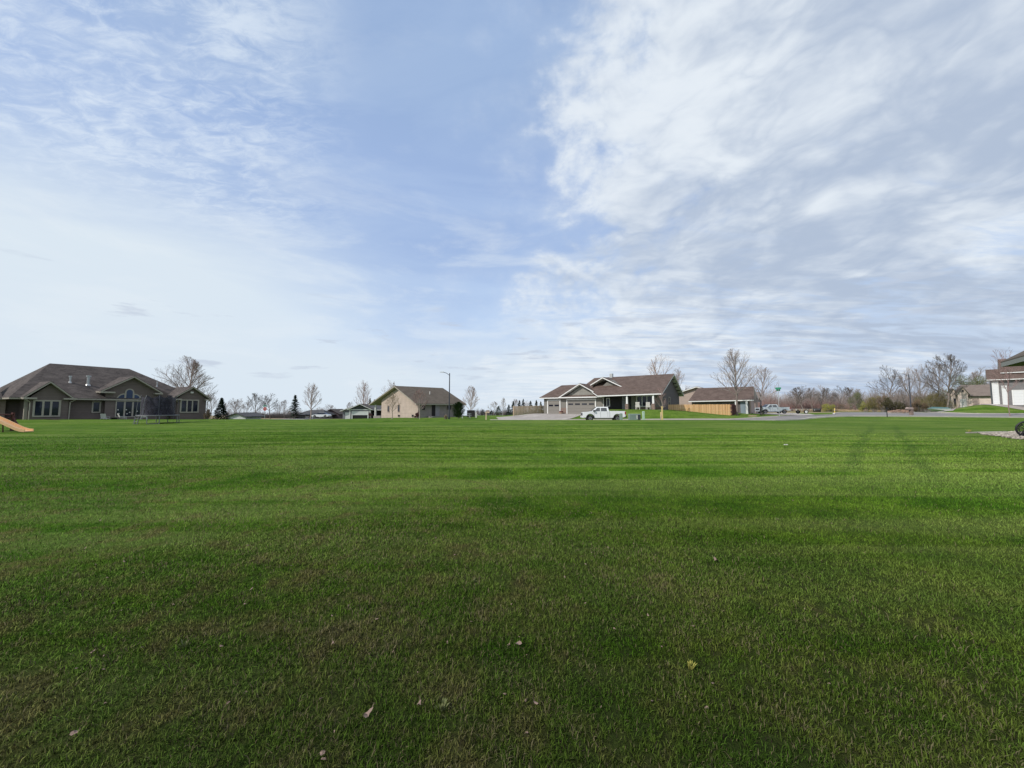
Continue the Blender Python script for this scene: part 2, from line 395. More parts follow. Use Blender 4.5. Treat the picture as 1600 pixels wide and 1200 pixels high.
M['fence_new'] = woodmat('fence_new', (.56, .29, .11), (.90, .60, .31))
M['fence_old'] = woodmat('fence_old', (.46, .34, .22), (.74, .58, .41))
M['bark'] = plain('bark', (.20, .165, .145), .95, .3, 5, bump=.4)
M['bark_pale'] = plain('bark_pale', (.34, .28, .24), .9, .2, 5)
M['twig_pinkgrey'] = plain('twig_pinkgrey', (.34, .265, .235), .9, .25, 3)
M['twig_grey'] = plain('twig_grey', (.29, .25, .235), .9, .25, 3)
M['twig_dark'] = plain('twig_dark', (.12, .105, .10), .95, .3, 3)
M['twig_red'] = plain('twig_red', (.25, .165, .15), .9, .25, 3)
M['twig_yellow'] = plain('twig_yellow', (.26, .20, .12), .9, .25, 3)
M['needle'] = leafmat('needle', (.010, .022, .012), (.035, .06, .032))
M['needle_blue'] = leafmat('needle_blue', (.018, .032, .026), (.05, .075, .058))
M['needle_mid'] = leafmat('needle_mid', (.022, .045, .015), (.06, .10, .035))
M['leaf_olive'] = leafmat('leaf_olive', (.13, .115, .045), (.26, .22, .09))
M['leaf_green'] = leafmat('leaf_green', (.09, .11, .045), (.19, .21, .09))
M['leaf_yellow'] = leafmat('leaf_yellow', (.20, .20, .045), (.38, .36, .09))
M['leaf_brown'] = leafmat('leaf_brown', (.12, .085, .055), (.24, .17, .11))
M['leaf_dark'] = leafmat('leaf_dark', (.035, .04, .018), (.10, .085, .04))
M['leaf_maroon'] = leafmat('leaf_maroon', (.055, .02, .022), (.13, .05, .05))
M['leaf_dead'] = leafmat('leaf_dead', (.15, .10, .075), (.30, .21, .17))
M['reed'] = leafmat('reed', (.28, .20, .12), (.44, .34, .22))
M['plastic_white'] = plain('plastic_white', (.62, .60, .56), .6, .08)
M['teal'] = plain('teal', (.07, .15, .15), .4, .1)
M['stone_mix'] = plain('stone_mix', (.34, .30, .25), .9, .5, 9.0, bump=.5)
M['terracotta'] = plain('terracotta', (.34, .23, .17), .8, .15)
M['mailbox_brown'] = plain('mailbox_brown', (.34, .27, .24), .7, .2, 4)
M['asphalt'] = plain('asphalt', (.215, .200, .195), .95, .10, .6, bump=.3)
M['kerb'] = plain('kerb', (.50, .46, .41), .9, .10, 1.5)

# the lawn's colour, shared by the turf sheet and its blades
def lawn_color(T, blade=False):
    pos = T.new('ShaderNodeNewGeometry').outputs['Position']; x, y, z = T.sep(pos)
    broad = T.noise(pos, .11, 3, .5); mid = T.noise(pos, .9, 5, .6, .3); fine = T.noise(pos, 7.0, 5, .65)
    streak = T.noise(T.vscale(pos, .07, .9, 1, rot=(0, 0, R(4))), 1.0, 5, .6, .4)
    micro = T.noise(pos, 38.0, 4, .7)
    green = T.mix(T.mapr(mid, .35, .65), (.054, .125, .010), (.112, .205, .020))
    green = T.mix(T.mapr(T.math('ADD', streak, T.math('MULTIPLY', T.mapr(x, -12, 18), .05)), .42, .62, 0, .70), green, (.190, .250, .062))
    green = T.mix(T.mapr(broad, .45, .62, 0, .3), green, (.042, .122, .012))
    dry = (.150, .122, .050)
    # dormant thatch: thick close by and to the left, gone by mid lawn
    dist = T.math('SQRT', T.math('ADD', T.math('MULTIPLY', x, x), T.math('MULTIPLY', y, y)))
    near = T.mapr(T.math('ADD', dist, T.math('MULTIPLY', x, .75)), 1.0, 12.0, .10, -.13, smooth=False)
    dn = T.math('ADD', T.math('ADD', T.math('MULTIPLY', mid, .55), T.math('MULTIPLY', fine, .45)), near)
    patch = T.noise(pos, 2.3, 4, .6, .6)
    dn = T.math('ADD', dn, T.math('MULTIPLY', T.math('SUBTRACT', patch, .5), .9))
    dn = T.math('ADD', dn, T.mapr(x, -2.0, 3.5, .03, -.07))
    dm = T.mapr(dn, .53, .80, 0, .75)
    col = green
    shade_fade = T.mapr(T.math('ADD', dist, T.math('MULTIPLY', x, -.45)), 1.0, 8.8, 0.0, 1.0, smooth=False)  # foreground shade painted into the grass: darkest close by and to the right
    col = T.mix(T.math('MULTIPLY', T.math('SUBTRACT', 1, shade_fade), .92), col, T.mix(T.mapr(T.math('ADD', T.math('MULTIPLY', patch, .6), T.math('MULTIPLY', mid, .4)), .40, .60), (.014, .034, .003), (.040, .048, .009)))
    col = T.mix(dm, col, T.mix(shade_fade, (.074, .062, .028), dry))
    # two wheel tracks pressed into the turf, running away to the right
    wob = T.math('MULTIPLY', T.math('SUBTRACT', T.noise(pos, .25, 2), .5), .9)
    def track(off):
        u = T.math('ADD', T.math('ADD', T.math('MULTIPLY', T.math('SUBTRACT', x, y), .7071), off), wob)
        a = T.math('ABSOLUTE', u)
        return T.mapr(a, .06, .30, 1.0, 0.0)
    tr = T.math('MAXIMUM', track(.75), track(-.75))
    ring = T.math('SUBTRACT', T.math('SQRT', T.math('ADD', T.math('POWER', T.math('ADD', x, 2.0), 2.0), T.math('POWER', T.math('SUBTRACT', y, 6.6), 2.0))), T.math('ADD', 1.9, T.math('MULTIPLY', wob, .5)))
    col = T.mix(T.math('MULTIPLY', T.mapr(T.math('ABSOLUTE', ring), .11, .02, 0, .60), T.mapr(y, 6.0, 7.4)), col, (.15, .17, .05))
    rng = T.math('MULTIPLY', T.mapr(dist, 10.5, 15), T.mapr(dist, 58, 34))
    tr = T.math('MULTIPLY', T.math('MULTIPLY', tr, rng), T.mapr(fine, .3, .6, .16, .44))
    col = T.mix(tr, col, (.036, .085, .020))
    # straw coloured fields beyond the street, on the far sides
    fieldm = T.mapr(T.math('ADD', y, T.math('MULTIPLY', mid, 6)), 98, 101)
    fieldm = T.math('MULTIPLY', fieldm, T.math('SUBTRACT', 1, T.math('MULTIPLY', T.mapr(x, 104, 112), T.mapr(y, 165, 150))))
    col = T.mix(fieldm, col, T.mix(T.mapr(mid, .3, .7), (.26, .21, .12), (.36, .29, .18)))
    return col, pos, fine, micro, mid
def make_ground_mat():
    m, T, b = newmat('turf')
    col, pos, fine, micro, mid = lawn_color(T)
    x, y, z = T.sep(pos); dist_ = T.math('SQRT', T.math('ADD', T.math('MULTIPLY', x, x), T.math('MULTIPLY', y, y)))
    dark = T.mapr(T.math('ADD', T.math('MULTIPLY', micro, .6), T.math('MULTIPLY', fine, .4)), .38, .60, .62, 1.12)
    v = T.new('ShaderNodeVectorMath', operation='SCALE'); T.put(v.inputs[0], col); T.put(v.inputs['Scale'], dark)
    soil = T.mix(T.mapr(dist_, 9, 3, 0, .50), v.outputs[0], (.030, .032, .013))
    T.put(b.inputs['Base Color'], soil); b.inputs['Roughness'].default_value = .9; b.inputs['Specular IOR Level'].default_value = .03
    bp = T.new('ShaderNodeBump'); bp.inputs['Strength'].default_value = .9; bp.inputs['Distance'].default_value = .05
    T.put(bp.inputs['Height'], T.math('ADD', micro, T.math('MULTIPLY', fine, 1.2))); T.l.new(bp.outputs[0], b.inputs['Normal'])
    return m
def make_blade_mat():
    m, T, b = newmat('grass_blades')
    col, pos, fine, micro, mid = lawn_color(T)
    at = T.new('ShaderNodeAttribute'); at.attribute_name = 'tone'; at.attribute_type = 'GEOMETRY'
    r, gg, bb = T.sep(at.outputs['Vector']); pos_y = T.sep(pos)[1]
    v = T.new('ShaderNodeVectorMath', operation='SCALE'); T.put(v.inputs[0], col)
    T.put(v.inputs['Scale'], T.math('MULTIPLY_ADD', r, 1.35, .72))
    c = T.mix(T.mapr(gg, .80, .86), v.outputs[0], T.mix(T.mapr(pos_y, 1.5, 6.0), (.13, .115, .062), (.24, .21, .11)))  # straw blades carry the same painted foreground shade
    c = T.mix(T.mapr(gg, .06, .03), c, (.035, .028, .020))
    T.put(b.inputs['Base Color'], c); b.inputs['Roughness'].default_value = .8; b.inputs['Specular IOR Level'].default_value = .02
    return m
M['turf'] = make_ground_mat(); M['blades'] = make_blade_mat()

# ------------------------------------------------------------------ ground sheet
def build_ground():
    xs = [-4000, -2000, -1000, -600, -400, -300, -240, -200, -170, -150] + list(range(-135, 146)) + [155, 170, 190, 220, 260, 320, 420, 600, 1000, 2000, 4000]
    ys = [-1500, -400, -120, -40, -15, -6, -2] + list(range(0, 131)) + [135, 142, 150, 162, 180, 210, 250, 320, 450, 700, 1200, 2200, 5000]
    X, Yg = np.meshgrid(np.array(xs, float), np.array(ys, float)); Z = B(X, Yg)
    nx = len(xs); ny = len(ys)
    V = np.stack([X.ravel(), Yg.ravel(), Z.ravel()], 1)
    F = [(j * nx + i, j * nx + i + 1, (j + 1) * nx + i + 1, (j + 1) * nx + i) for j in range(ny - 1) for i in range(nx - 1)]
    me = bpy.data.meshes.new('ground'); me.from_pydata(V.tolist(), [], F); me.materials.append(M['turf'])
    me.polygons.foreach_set('use_smooth', [True] * len(me.polygons))
    o = bpy.data.objects.new('ground', me); scene.collection.objects.link(o); tag(o, kind='structure')
build_ground()
def sheet(name, poly, mat, off):
    bm = bmesh.new(); vs = [bm.verts.new((p[0], p[1], 0)) for p in poly]
    for t in tessellate_polygon([[Vector((p[0], p[1], 0)) for p in poly]]): bm.faces.new([vs[k] for k in t])
    x0, x1 = min(p[0] for p in poly), max(p[0] for p in poly); y0, y1 = min(p[1] for p in poly), max(p[1] for p in poly)
    for k in range(math.ceil(x0), math.floor(x1) + 1):
        bmesh.ops.bisect_plane(bm, geom=bm.verts[:] + bm.edges[:] + bm.faces[:], plane_co=(k, 0, 0), plane_no=(1, 0, 0), dist=1e-5)
    for k in range(math.ceil(y0), math.floor(y1) + 1):
        bmesh.ops.bisect_plane(bm, geom=bm.verts[:] + bm.edges[:] + bm.faces[:], plane_co=(0, k, 0), plane_no=(0, 1, 0), dist=1e-5)
    for v in bm.verts: v.co.z = float(B(v.co.x, v.co.y)) + off
    bmesh.ops.recalc_face_normals(bm, faces=bm.faces)
    for f in bm.faces:
        if f.normal.z < 0: f.normal_flip()
    me = bpy.data.meshes.new(name); bm.to_mesh(me); bm.free(); me.materials.append(mat)
    o = bpy.data.objects.new(name, me); scene.collection.objects.link(o); tag(o, kind='structure'); return o
ROAD = [(-78, 122), (-50, 82), (-41, 62), (-37, 52), (-31, 47.5), (-22, 46.1), (0, 46), (24, 46), (34, 48.2), (42, 52.3), (50, 54.6), (60, 55.4), (90, 56), (144, 57), (144, 67.5), (96, 67.3), (86, 68), (82, 71), (85, 76), (97, 89), (112, 106), (103, 113), (88, 97), (74, 83), (62, 71), (54, 62), (47, 57.5), (38, 53), (30, 51), (-4, 50.4), (-22, 50.5), (-28, 51.8), (-31.5, 56), (-35, 63), (-43, 81), (-71, 124)]
sheet('road', ROAD, M['asphalt'], .035)
def kerb(name, pts, mat):
    b = MB()
    P = []
    for i in range(len(pts) - 1):
        p, q = Vector(pts[i]), Vector(pts[i + 1]); n = max(1, int((q - p).length / 1.0))
        P += [p.lerp(q, k / n) for k in range(n)]
    P.append(Vector(pts[-1]))
    L = []; Rr = []
    for i, p in enumerate(P):
        t = (P[min(i + 1, len(P) - 1)] - P[max(i - 1, 0)]).normalized(); n = Vector((-t.y, t.x)) * .16
        L.append(p + n); Rr.append(p - n)
    for i in range(len(P) - 1):
        q = [L[i], Rr[i], Rr[i + 1], L[i + 1]]
        top = [(a.x, a.y, float(B(P[i + (k in (2, 3))].x, P[i + (k in (2, 3))].y)) + .15) for k, a in enumerate(q)]
        b.loft([(t[0], t[1], t[2] - .3) for t in top], top)
    o = b.build(name, mat); tag(o, kind='structure')
kerb('kerb', [(-3, 50.55), (30, 51.15), (38, 53.2), (47, 57.8), (54, 62.2), (62, 71.2), (74, 83.2), (88, 97.2)], M['kerb'])
kerb('kerb', [(0, 45.85), (24, 45.85), (34, 48.05), (42, 52.15), (50, 54.45), (60, 55.25), (90, 55.85), (144, 56.85)], M['kerb'])
kerb('kerb', [(144, 67.65), (96, 67.45), (86.2, 68.2), (82.3, 71), (85.3, 75.8), (97.3, 88.8), (112, 105)], M['kerb'])
a3 = R(H3A)
def L3(a, d): return (H3O[0] + a * math.cos(a3) - d * math.sin(a3), H3O[1] + a * math.sin(a3) + d * math.cos(a3))
sheet('driveway', [(-1.8, 50.9), (6.6, 50.9), (8.2, 54.5), L3(11.4, -.1), L3(.4, -.1), L3(-.5, -5), L3(-3, -10)], M['concrete'], .05)
a5_ = R(H5A)
def L5(a, d): return (H5O[0] + a * math.cos(a5_) - d * math.sin(a5_), H5O[1] + a * math.sin(a5_) + d * math.cos(a5_))
sheet('driveway', [(83.6, 73.6), (87, 73.0), L5(-4.5, -3.6), L5(-.5, -2.9), L5(8, -2.9), L5(8, -.1), L5(-.2, -.1), L5(-3, 1), (86, 75.5)], M['concrete'], .05)
sheet('driveway', [(46.5, 58.2), (49.5, 60), (60, 78), (62, 84), (50, 84), (47, 74), (42, 64.5)], M['concrete'], .05)

# ------------------------------------------------------------------ house parts
def window(root, m, s0, s1, z0, z1, cols=1, trim='trim_tan', tw=.12, glass='glass', rows=1, name='window'):
    f = MB()
    f.rect(m, s0 - tw, s1 + tw, z0 - tw, z0, 0.005, .09).rect(m, s0 - tw, s1 + tw, z1, z1 + tw, 0.005, .09)
    f.rect(m, s0 - tw, s0, z0, z1, 0.005, .085).rect(m, s1, s1 + tw, z0, z1, 0.005, .085)
    w = (s1 - s0) / cols
    for i in range(1, cols): f.rect(m, s0 + i * w - tw * .5, s0 + i * w + tw * .5, z0, z1, 0.005, .08)
    for i in range(1, rows): zz = z0 + (z1 - z0) * i / rows; f.rect(m, s0, s1, zz - .03, zz + .03, 0.005, .07)
    o = f.build(name, M[trim], root)
    for i in range(cols):
        MB().rect(m, s0 + i * w + .01, s0 + (i + 1) * w - .01, z0, z1, .004, .03).build('pane', M[glass], o)
    return o
def garage_door(root, m, s0, s1, z0, z1, mat='door_grey', trim='trim_white', lights=4, openz=None, tw=.18):
    f = MB(); f.rect(m, s0 - tw, s0, z0, z1 + tw, .005, .10).rect(m, s1, s1 + tw, z0, z1 + tw, .005, .10).rect(m, s0, s1, z1, z1 + tw, .005, .10)
    f.build('door_frame', M[trim], root)
    zb = z0 if openz is None else openz; n = max(2, round((z1 - zb) / .55)); hh = (z1 - zb) / n
    d = MB()
    for i in range(n): d.rect(m, s0 + .01, s1 - .01, zb + i * hh + .015, zb + (i + 1) * hh - .015, .01, .06)
    d.rect(m, s0 + .01, s1 - .01, zb, z1, .006, .03)
    o = d.build('garage_door', M[mat], root)
    w = (s1 - s0) / max(1, lights)
    for i in range(lights):
        k = n - 1 if n < 4 else n - 2
        MB().rect(m, s0 + i * w + w * .13, s0 + (i + 1) * w - w * .13, zb + k * hh + hh * .28, zb + k * hh + hh * .78, .05, .07).build('window', M['glass'], o)
    if openz is not None: MB().rect(m, s0, s1, z0, openz, .004, .012).build('opening', M['interior'], root)
    return o
class Roof:
    """shingle skin over a trim-coloured deck whose edges are the fascias and underside the soffits"""
    def __init__(s): s.a = MB(); s.b = MB()
    def plane(s, pts, t=.05, f=.17):
        s.a.slab(pts, t); s.b.slab(pts, f, t + .003); return s
    def build(s, root, mat, trim):
        r = s.a.build('roof', M[mat], root); s.b.build('fascia', M[trim], r); return r
def gable_d(rf, a0, a1, d0, d1, ze, zr, ov=0.0):
    """ridge running front to back"""
    am = (a0 + a1) / 2
    rf.plane([(a0, d0, ze), (am, d0, zr), (am, d1, zr), (a0, d1, ze)]); rf.plane([(am, d0, zr), (a1, d0, ze), (a1, d1, ze), (am, d1, zr)])
def gable_a(rf, a0, a1, d0, d1, ze, zr, dm=None):
    """ridge running side to side"""
    dm = (d0 + d1) / 2 if dm is None else dm
    rf.plane([(a0, d0, ze), (a1, d0, ze), (a1, dm, zr), (a0, dm, zr)]); rf.plane([(a0, dm, zr), (a1, dm, zr), (a1, d1, ze), (a0, d1, ze)])
def hip(rf, a0, a1, d0, d1, ze, zr, r0, r1, dm=None):
    dm = (d0 + d1) / 2 if dm is None else dm
    rf.plane([(a0, d0, ze), (a1, d0, ze), (r1, dm, zr), (r0, dm, zr)]); rf.plane([(r0, dm, zr), (r1, dm, zr), (a1, d1, ze), (a0, d1, ze)])
    rf.plane([(a0, d1, ze), (a0, d0, ze), (r0, dm, zr)]); rf.plane([(a1, d0, ze), (a1, d1, ze), (r1, dm, zr)])
def downspout(root, pts, mat): MB().path(pts, .05, 6).build('downspout', mat, root)

# ---- house 1: brown house at the left edge
h = thing('brick_house', 'dark brown lap-sided house with three gabled bays and a tall arched window', 'house', (-57.3, 44, -.15), R(64)); h.scale = (1.045, 1, 1.03)
w = MB()
w.box(0, 2.85, 0, 6, -1.2, 2.88)
w.box(-1.0, 16.4, 4.5, 13.6, -1.2, 2.9).box(2.85, 6.9, 1.5, 5, -1.2, 2.88).box(6.2, 12.5, .85, 6, -1.2, 3.9).box(13.0, 16.5, -1.0, 6, -1.2, 3.1).box(11.6, 13.1, 1.6, 5, -1.2, 3.0)
w.extr(front(0), [(-.15, 2.88), (2.99, 2.88), (1.4, 4.62)], -3.0, 0)
w.extr(front(.85), [(6.0, 3.88), (12.6, 3.88), (8.75, 5.95)], -3.0, 0)
w.extr(front(-1), [(12.9, 3.08), (16.6, 3.08), (14.6, 4.75)], -4.0, 0)
w.build('wall', M['siding_brown'], h)
MB().box(-12, -1.0, 4.0, 4.5, -1, 2.7).box(-12, -.3, 14, 22, -1, 2.9).build('side_wall', M['brick_pink'], h)
rf = Roof()
hip(rf, -1.4, 17.0, .6, 14.4, 2.98, 7.62, 2.75, 10.3)
hip(rf, -13, .5, 13.2, 23, 2.98, 6.5, -8, -2.2)
rf.plane([(-13, 3.4, 2.95), (-1.3, 3.4, 2.95), (-1.3, 9, 5.6), (-13, 9, 5.6)])
rf.build(h, 'roof_dark', 'trim_tan')
rf = Roof()
gable_d(rf, -.62, 3.15, -.5, 5.2, 3.02, 4.93)
rf.build(h, 'roof_dark', 'trim_tan')
rf = Roof()
gable_d(rf, 5.55, 11.75, .25, 6.2, 3.98, 6.15); rf.build(h, 'roof_dark', 'trim_tan')
rf = Roof()
gable_d(rf, 12.2, 17.0, -1.5, 6.6, 3.18, 5.0); rf.build(h, 'roof_dark', 'trim_tan')
# short eave returns at the foot of each gable
for a0, a1, d, z in ((-.62, .35, -.5, 2.95), (2.35, 3.4, -.5, 2.95), (5.55, 6.9, .25, 3.9), (10.9, 11.75, .25, 3.9), (12.2, 13.3, -1.5, 3.1), (16.2, 17.0, -1.5, 3.1)):
    MB().box(a0, a1, d - .02, d + .6, z - .2, z).build('eave_return', M['trim_tan'], h)
window(h, front(0), .33, 2.1, .85, 2.52, 3, tw=.16)
window(h, front(1.5), 5.32, 5.85, 1.25, 2.48, 1, tw=.14)
window(h, front(-1), 13.45, 15.4, 1.2, 2.85, 3, tw=.16)
window(h, front(1.6), 12.0, 12.7, .3, 2.2, 2, tw=.1)
window(h, front(4.0), -1.75, -1.55, .2, 2.5, 1, tw=.12)
# arched three-light window
m = front(.85); ax0, ax1 = 7.15, 9.72; c0, c1 = 8.03, 8.84; zs = 2.95
def arcpts(cx, cz, rx, rz, t0, t1, n=8): return [(cx + rx * math.cos(R(t0 + (t1 - t0) * i / n)), cz + rz * math.sin(R(t0 + (t1 - t0) * i / n))) for i in range(n + 1)]
outer = [(ax0, .5), (ax1, .5), (ax1, zs - .2)] + arcpts(c1 + .05, zs - .2, ax1 - c1 - .05, .98, 0, 90)[1:] + [(c1 + .05, 3.9)] + arcpts((c0 + c1) / 2, 3.9, (c1 - c0) / 2 + .05, .5, 0, 180)[1:] + arcpts(c0 - .05, zs - .2, c0 - .05 - ax0, .98, 90, 180)
af = MB(); af.extr(m, outer, .004, .07); af = af.build('window', M['trim_tan'], h)
gl = [[(ax0 + .12, .62), (c0 - .09, .62), (c0 - .09, 2.6), (ax0 + .12, 2.6)], [(c0 + .09, .62), (c1 - .09, .62), (c1 - .09, 2.6), (c0 + .09, 2.6)], [(c1 + .09, .62), (ax1 - .12, .62), (ax1 - .12, 2.6), (c1 + .09, 2.6)],
      [(ax0 + .12, 2.72), (c0 - .09, 2.72)] + arcpts(c0 - .09, 2.72, c0 - .21 - ax0, .86, 90, 180)[:-1],
      [(c0 + .09, 2.72), (c1 - .09, 2.72), (c1 - .09, 3.9)] + arcpts((c0 + c1) / 2, 3.9, (c1 - c0) / 2 - .09, .36, 0, 180)[1:],
      [(c1 + .09, 2.72)] + arcpts(c1 + .09, 2.72, ax1 - .21 - c1, .86, 0, 90)]
for i, q in enumerate(gl): MB().extr(m, q, .072, .078).build('pane', M['glass' if i < 3 else 'glass_blue'], af)
for sx, sz in ((8.2, 1.5), (8.55, 1.15), (8.3, .95), (7.4, 1.5), (7.5, 1.0), (9.3, 1.3)): MB().ball((sx, .74, sz), .07, .01, .07).build('sticker', M['plastic_white'], af)
downspout(h, [(-.5, -.45, 2.75), (-.1, -.2, 2.45), (-.06, -.1, 2.3), (-.06, -.1, .15), (.3, -.9, .1)], M['trim_tan'])
downspout(h, [(3.3, -.45, 2.75), (2.95, -.15, 2.45), (2.93, -.1, .1)], M['trim_tan'])
downspout(h, [(12.3, -1.4, 2.95), (13.0, -1.1, 2.7)], M['trim_tan'])
downspout(h, [(16.9, -1.4, 2.95), (16.6, -1.1, 2.7), (16.6, -1.1, .1)], M['trim_tan'])
def roofpipe(a, d, hgt, r):
    z = 2.98 + (d - .6) / 6.9 * 4.74
    MB().tube((a, d, z - .2), (a, d, z + hgt), r).tube((a, d, z + hgt - .12), (a, d, z + hgt + .05), r * 1.5).tube((a, d, z - .15), (a, d, z + .05), r * 1.8, r * 1.1).build('vent_pipe', M['metal'], h)
roofpipe(3.72, 3.7, .75, .10); roofpipe(5.2, 3.3, 1.15, .16); roofpipe(12.2, 3.6, .6, .07)
MB().box(14.4, 14.75, -1.2, -1.0, 3.95, 4.2).build('wall_light', M['plastic_white'], h)
MB().box(-2.6, 0, 3.0, 3.95, -.6, .12).build('porch_step', M['foundation'], h)
MB().box(-.30, -.05, .6, .85, 0, 2.7).build('porch_column', M['trim_tan'], h)
h.name = 'brown_house'

# ---- house 2: tan gabled house in the middle
h = thing('tan_house', 'single-storey house with sunlit tan gable end and taupe roof behind two bare trees', 'house', (-16.0, 63, .0), R(45))
w = MB(); w.box(0, 9.2, 0, 13.6, -1, 2.4); w.extr(leftf(0), [(-.2, 2.4), (13.6, 2.4), (13.6, 3.38), (7, 5.42)], -9.2, 0)
w.build('wall', M['siding_tan'], h)
MB().box(.05, 9.15, -.03, .0, -.8, 2.45).build('front_wall', M['siding_mauve'], h)
rf = Roof(); gable_a(rf, -.8, 9.8, -.75, 17.6, 2.42, 5.72, 7); rf.build(h, 'roof_taupe', 'trim_tan')
MB().box(1.6, 9.0, 13.62, 16.6, -1, 2.3).build('porch_shade', M['dark'], h); MB().box(.02, .3, 16.3, 16.6, -.6, 2.35).build('porch_column', M['trim_white'], h); MB().box(-.1, 9, 13.65, 16.9, -1, .12).build('porch_slab', M['foundation'], h)  # near-black block stands in for the shade under the porch roof
lf = leftf(0)
window(h, lf, 10.3, 10.9, .95, 2.1, 1, 'siding_pinktan', .07); window(h, lf, 6.3, 6.9, 1.0, 2.2, 1, 'siding_pinktan', .07)
window(h, lf, 6.1, 6.8, .1, .4, 1, 'siding_pinktan', .04); window(h, lf, 1.3, 1.9, .15, .5, 1, 'siding_pinktan', .04)
window(h, front(-.03), .7, 1.35, 1.35, 2.15, 1, 'siding_pinktan', .05); window(h, front(-.03), 5.9, 6.8, 1.35, 2.15, 1, 'siding_pinktan', .05)
MB().rect(front(-.03), 2.7, 3.4, .25, 2.2, .002, .04).build('door', M['dark'], h)
MB().rect(front(-.03), 3.45, 4.3, .25, 2.2, .002, .05).build('screen_door', M['siding_lilac'], h)
MB().box(1.8, 5.5, -1.6, -.1, -.5, .25).build('porch_slab', M['foundation'], h)
MB().box(7.6, 7.66, -.12, -.03, 0, 2.3).build('downspout', M['trim_white'], h)
MB().tube((4.5, 3.5, 4.0), (4.5, 3.5, 4.75), .09).build('vent_pipe', M['plastic_white'], h)
# ---- garage house left of it
h = thing('garage_house', 'grey-sided garage wing with white doors, one half raised, left of the tan house', 'house', (WX(536, 96), 96, -1.15), R(8)); h.scale = (1.30, 1.3, .84)
w = MB(); w.box(0, 1.9, 0, 6, -1.5, 2.55).box(1.7, 5.4, -1.0, 6, -1.5, 3.0)
w.extr(front(0), [(-.2, 2.5), (1.9, 2.5), (1.9, 3.7)], -5, 0); w.extr(front(-1), [(1.6, 3.0), (5.5, 3.0), (3.3, 4.35)], -5, 0)
w.build('wall', M['siding_blue'], h)
MB().box(5.4, 11.2, .8, 6, -1.2, 2.9).build('porch_wall', M['interior'], h)
MB().extr(front(-1.02), [(1.7, 3.05), (5.4, 3.05), (3.4, 4.25)], 0, .02).build('gable_panel', M['roof_grey'], h)
rf = Roof(); rf.plane([(-.45, -.5, 2.55), (1.9, -.5, 3.9), (1.9, 6, 3.9), (-.45, 6, 2.55)])
gable_d(rf, 1.2, 5.9, -1.5, 6, 3.0, 4.7); rf.build(h, 'roof_dark', 'trim_white')
rf = Roof(); rf.plane([(5.2, -.2, 2.9), (11.6, -.2, 2.9), (11.6, 3, 4.3), (3.4, 3, 4.6)]); rf.build(h, 'roof_grey', 'trim_white')
garage_door(h, front(0), .45, 1.45, 0, 2.05, 'door_white', 'siding_blue', 0, tw=.08)
garage_door(h, front(-1), 2.15, 5.0, 0, 2.25, 'door_white', 'trim_white', 0, openz=1.2, tw=.15)
for q_ in ((1.55, 1.72, -1.05, -1.0, -.2, 2.79), (5.35, 5.5, -1.06, -1.0, -.2, 2.79), (1.5, 5.6, -1.08, -1.0, 2.8, 3.0)): MB().box(*q_).build('corner_trim', M['trim_white'], h)
MB().box(9.2, 9.5, -.1, .15, -.4, 2.8).build('porch_column', M['trim_white'], h)
MB().box(5.6, 11.3, -.2, .7, -1, .15).build('porch_slab', M['foundation'], h)

# ---- house 3: brown roofed house with garage
h = thing('ranch_house', 'grey and brown ranch house with double garage, porch and stone piers behind white pickup', 'house', (H3O[0], H3O[1], 0), a3)
zf = .58; zp = 1.38
w = MB(); w.box(0.3, 12.3, 0, 9, -.4, 3.5)
w.box(12.3, 21.9, 0, 9.6, -.4, 3.8)
w.extr(rightf(21.9), [(-.4, 3.78), (9.8, 3.78), (4.3, 6.95)], -9.0, 0)
w.build('wall', M['siding_grey'], h)
MB().rect(rightf(21.9), -.02, 9.62, .6, 3.8, .002, .02).extr(rightf(21.9), [(-.3, 3.8), (9.7, 3.8), (4.3, 6.9)], .002, .02).build('end_wall', M['siding_dark'], h)
MB().extr(front(0), [(4.7, 3.5), (11.5, 3.5), (8.1, 5.55)], -3, .012).build('gable_panel', M['shake_grey'], h)
MB().extr(front(.9), [(10.3, 4.2), (17.4, 4.2), (13.0, 6.5)], -3, 0).build('gable_panel', M['siding_grey'], h)
rf = Roof(); hip(rf, -.4, 12.6, -.6, 9.6, 3.62, 6.1, 1.7, 11, 4.2); gable_d(rf, 3.85, 12.45, -.75, 4.2, 3.62, 5.98)
rf.plane([(12.4, -2.6, 3.72), (22.6, -2.6, 3.85), (22.6, 4.3, 7.2), (8.6, 4.3, 7.2), (8.6, 1.4, 5.2)])
rf.plane([(8.6, 4.3, 7.2), (22.6, 4.3, 7.2), (22.6, 10.2, 3.9), (8.6, 10.2, 3.9)]); rf.plane([(8.6, 4.3, 7.2), (8.6, 1.4, 5.2), (6.4, 4.3, 5.8)])
rf.build(h, 'roof_brown', 'trim_white')
rf = Roof(); rf.plane([(9.7, .3, 5.75), (12.0, .3, 6.95), (12.4, 5.0, 6.95), (9.7, 5.0, 5.75)]); rf.plane([(12.0, .3, 6.95), (17.7, .3, 4.12), (17.7, 3.0, 4.12), (12.0, 5.0, 6.95)]); rf.build(h, 'roof_brown', 'trim_white')
MB().box(3.85, 12.45, -.78, -.05, 3.42, 3.60).build('fascia', M['trim_white'], h)
garage_door(h, front(0), 1.25, 3.75, zf, zf + 2.45, 'door_grey', 'trim_white', 2)
garage_door(h, front(0), 5.35, 10.75, zf, zf + 2.5, 'door_grey', 'trim_white', 4)
for q_ in ((4.0, 5.1), (11.0, 12.25)): MB().rect(front(0), *q_, zf, zf + 1.12, .003, .09).build('stone_wainscot', M['stone_veneer'], h)
MB().rect(front(0), 12.4, 17.0, zp, 3.7, .003, .02).build('porch_shade', M['dark'], h)  # near-black sheet on the wall stands in for porch shade
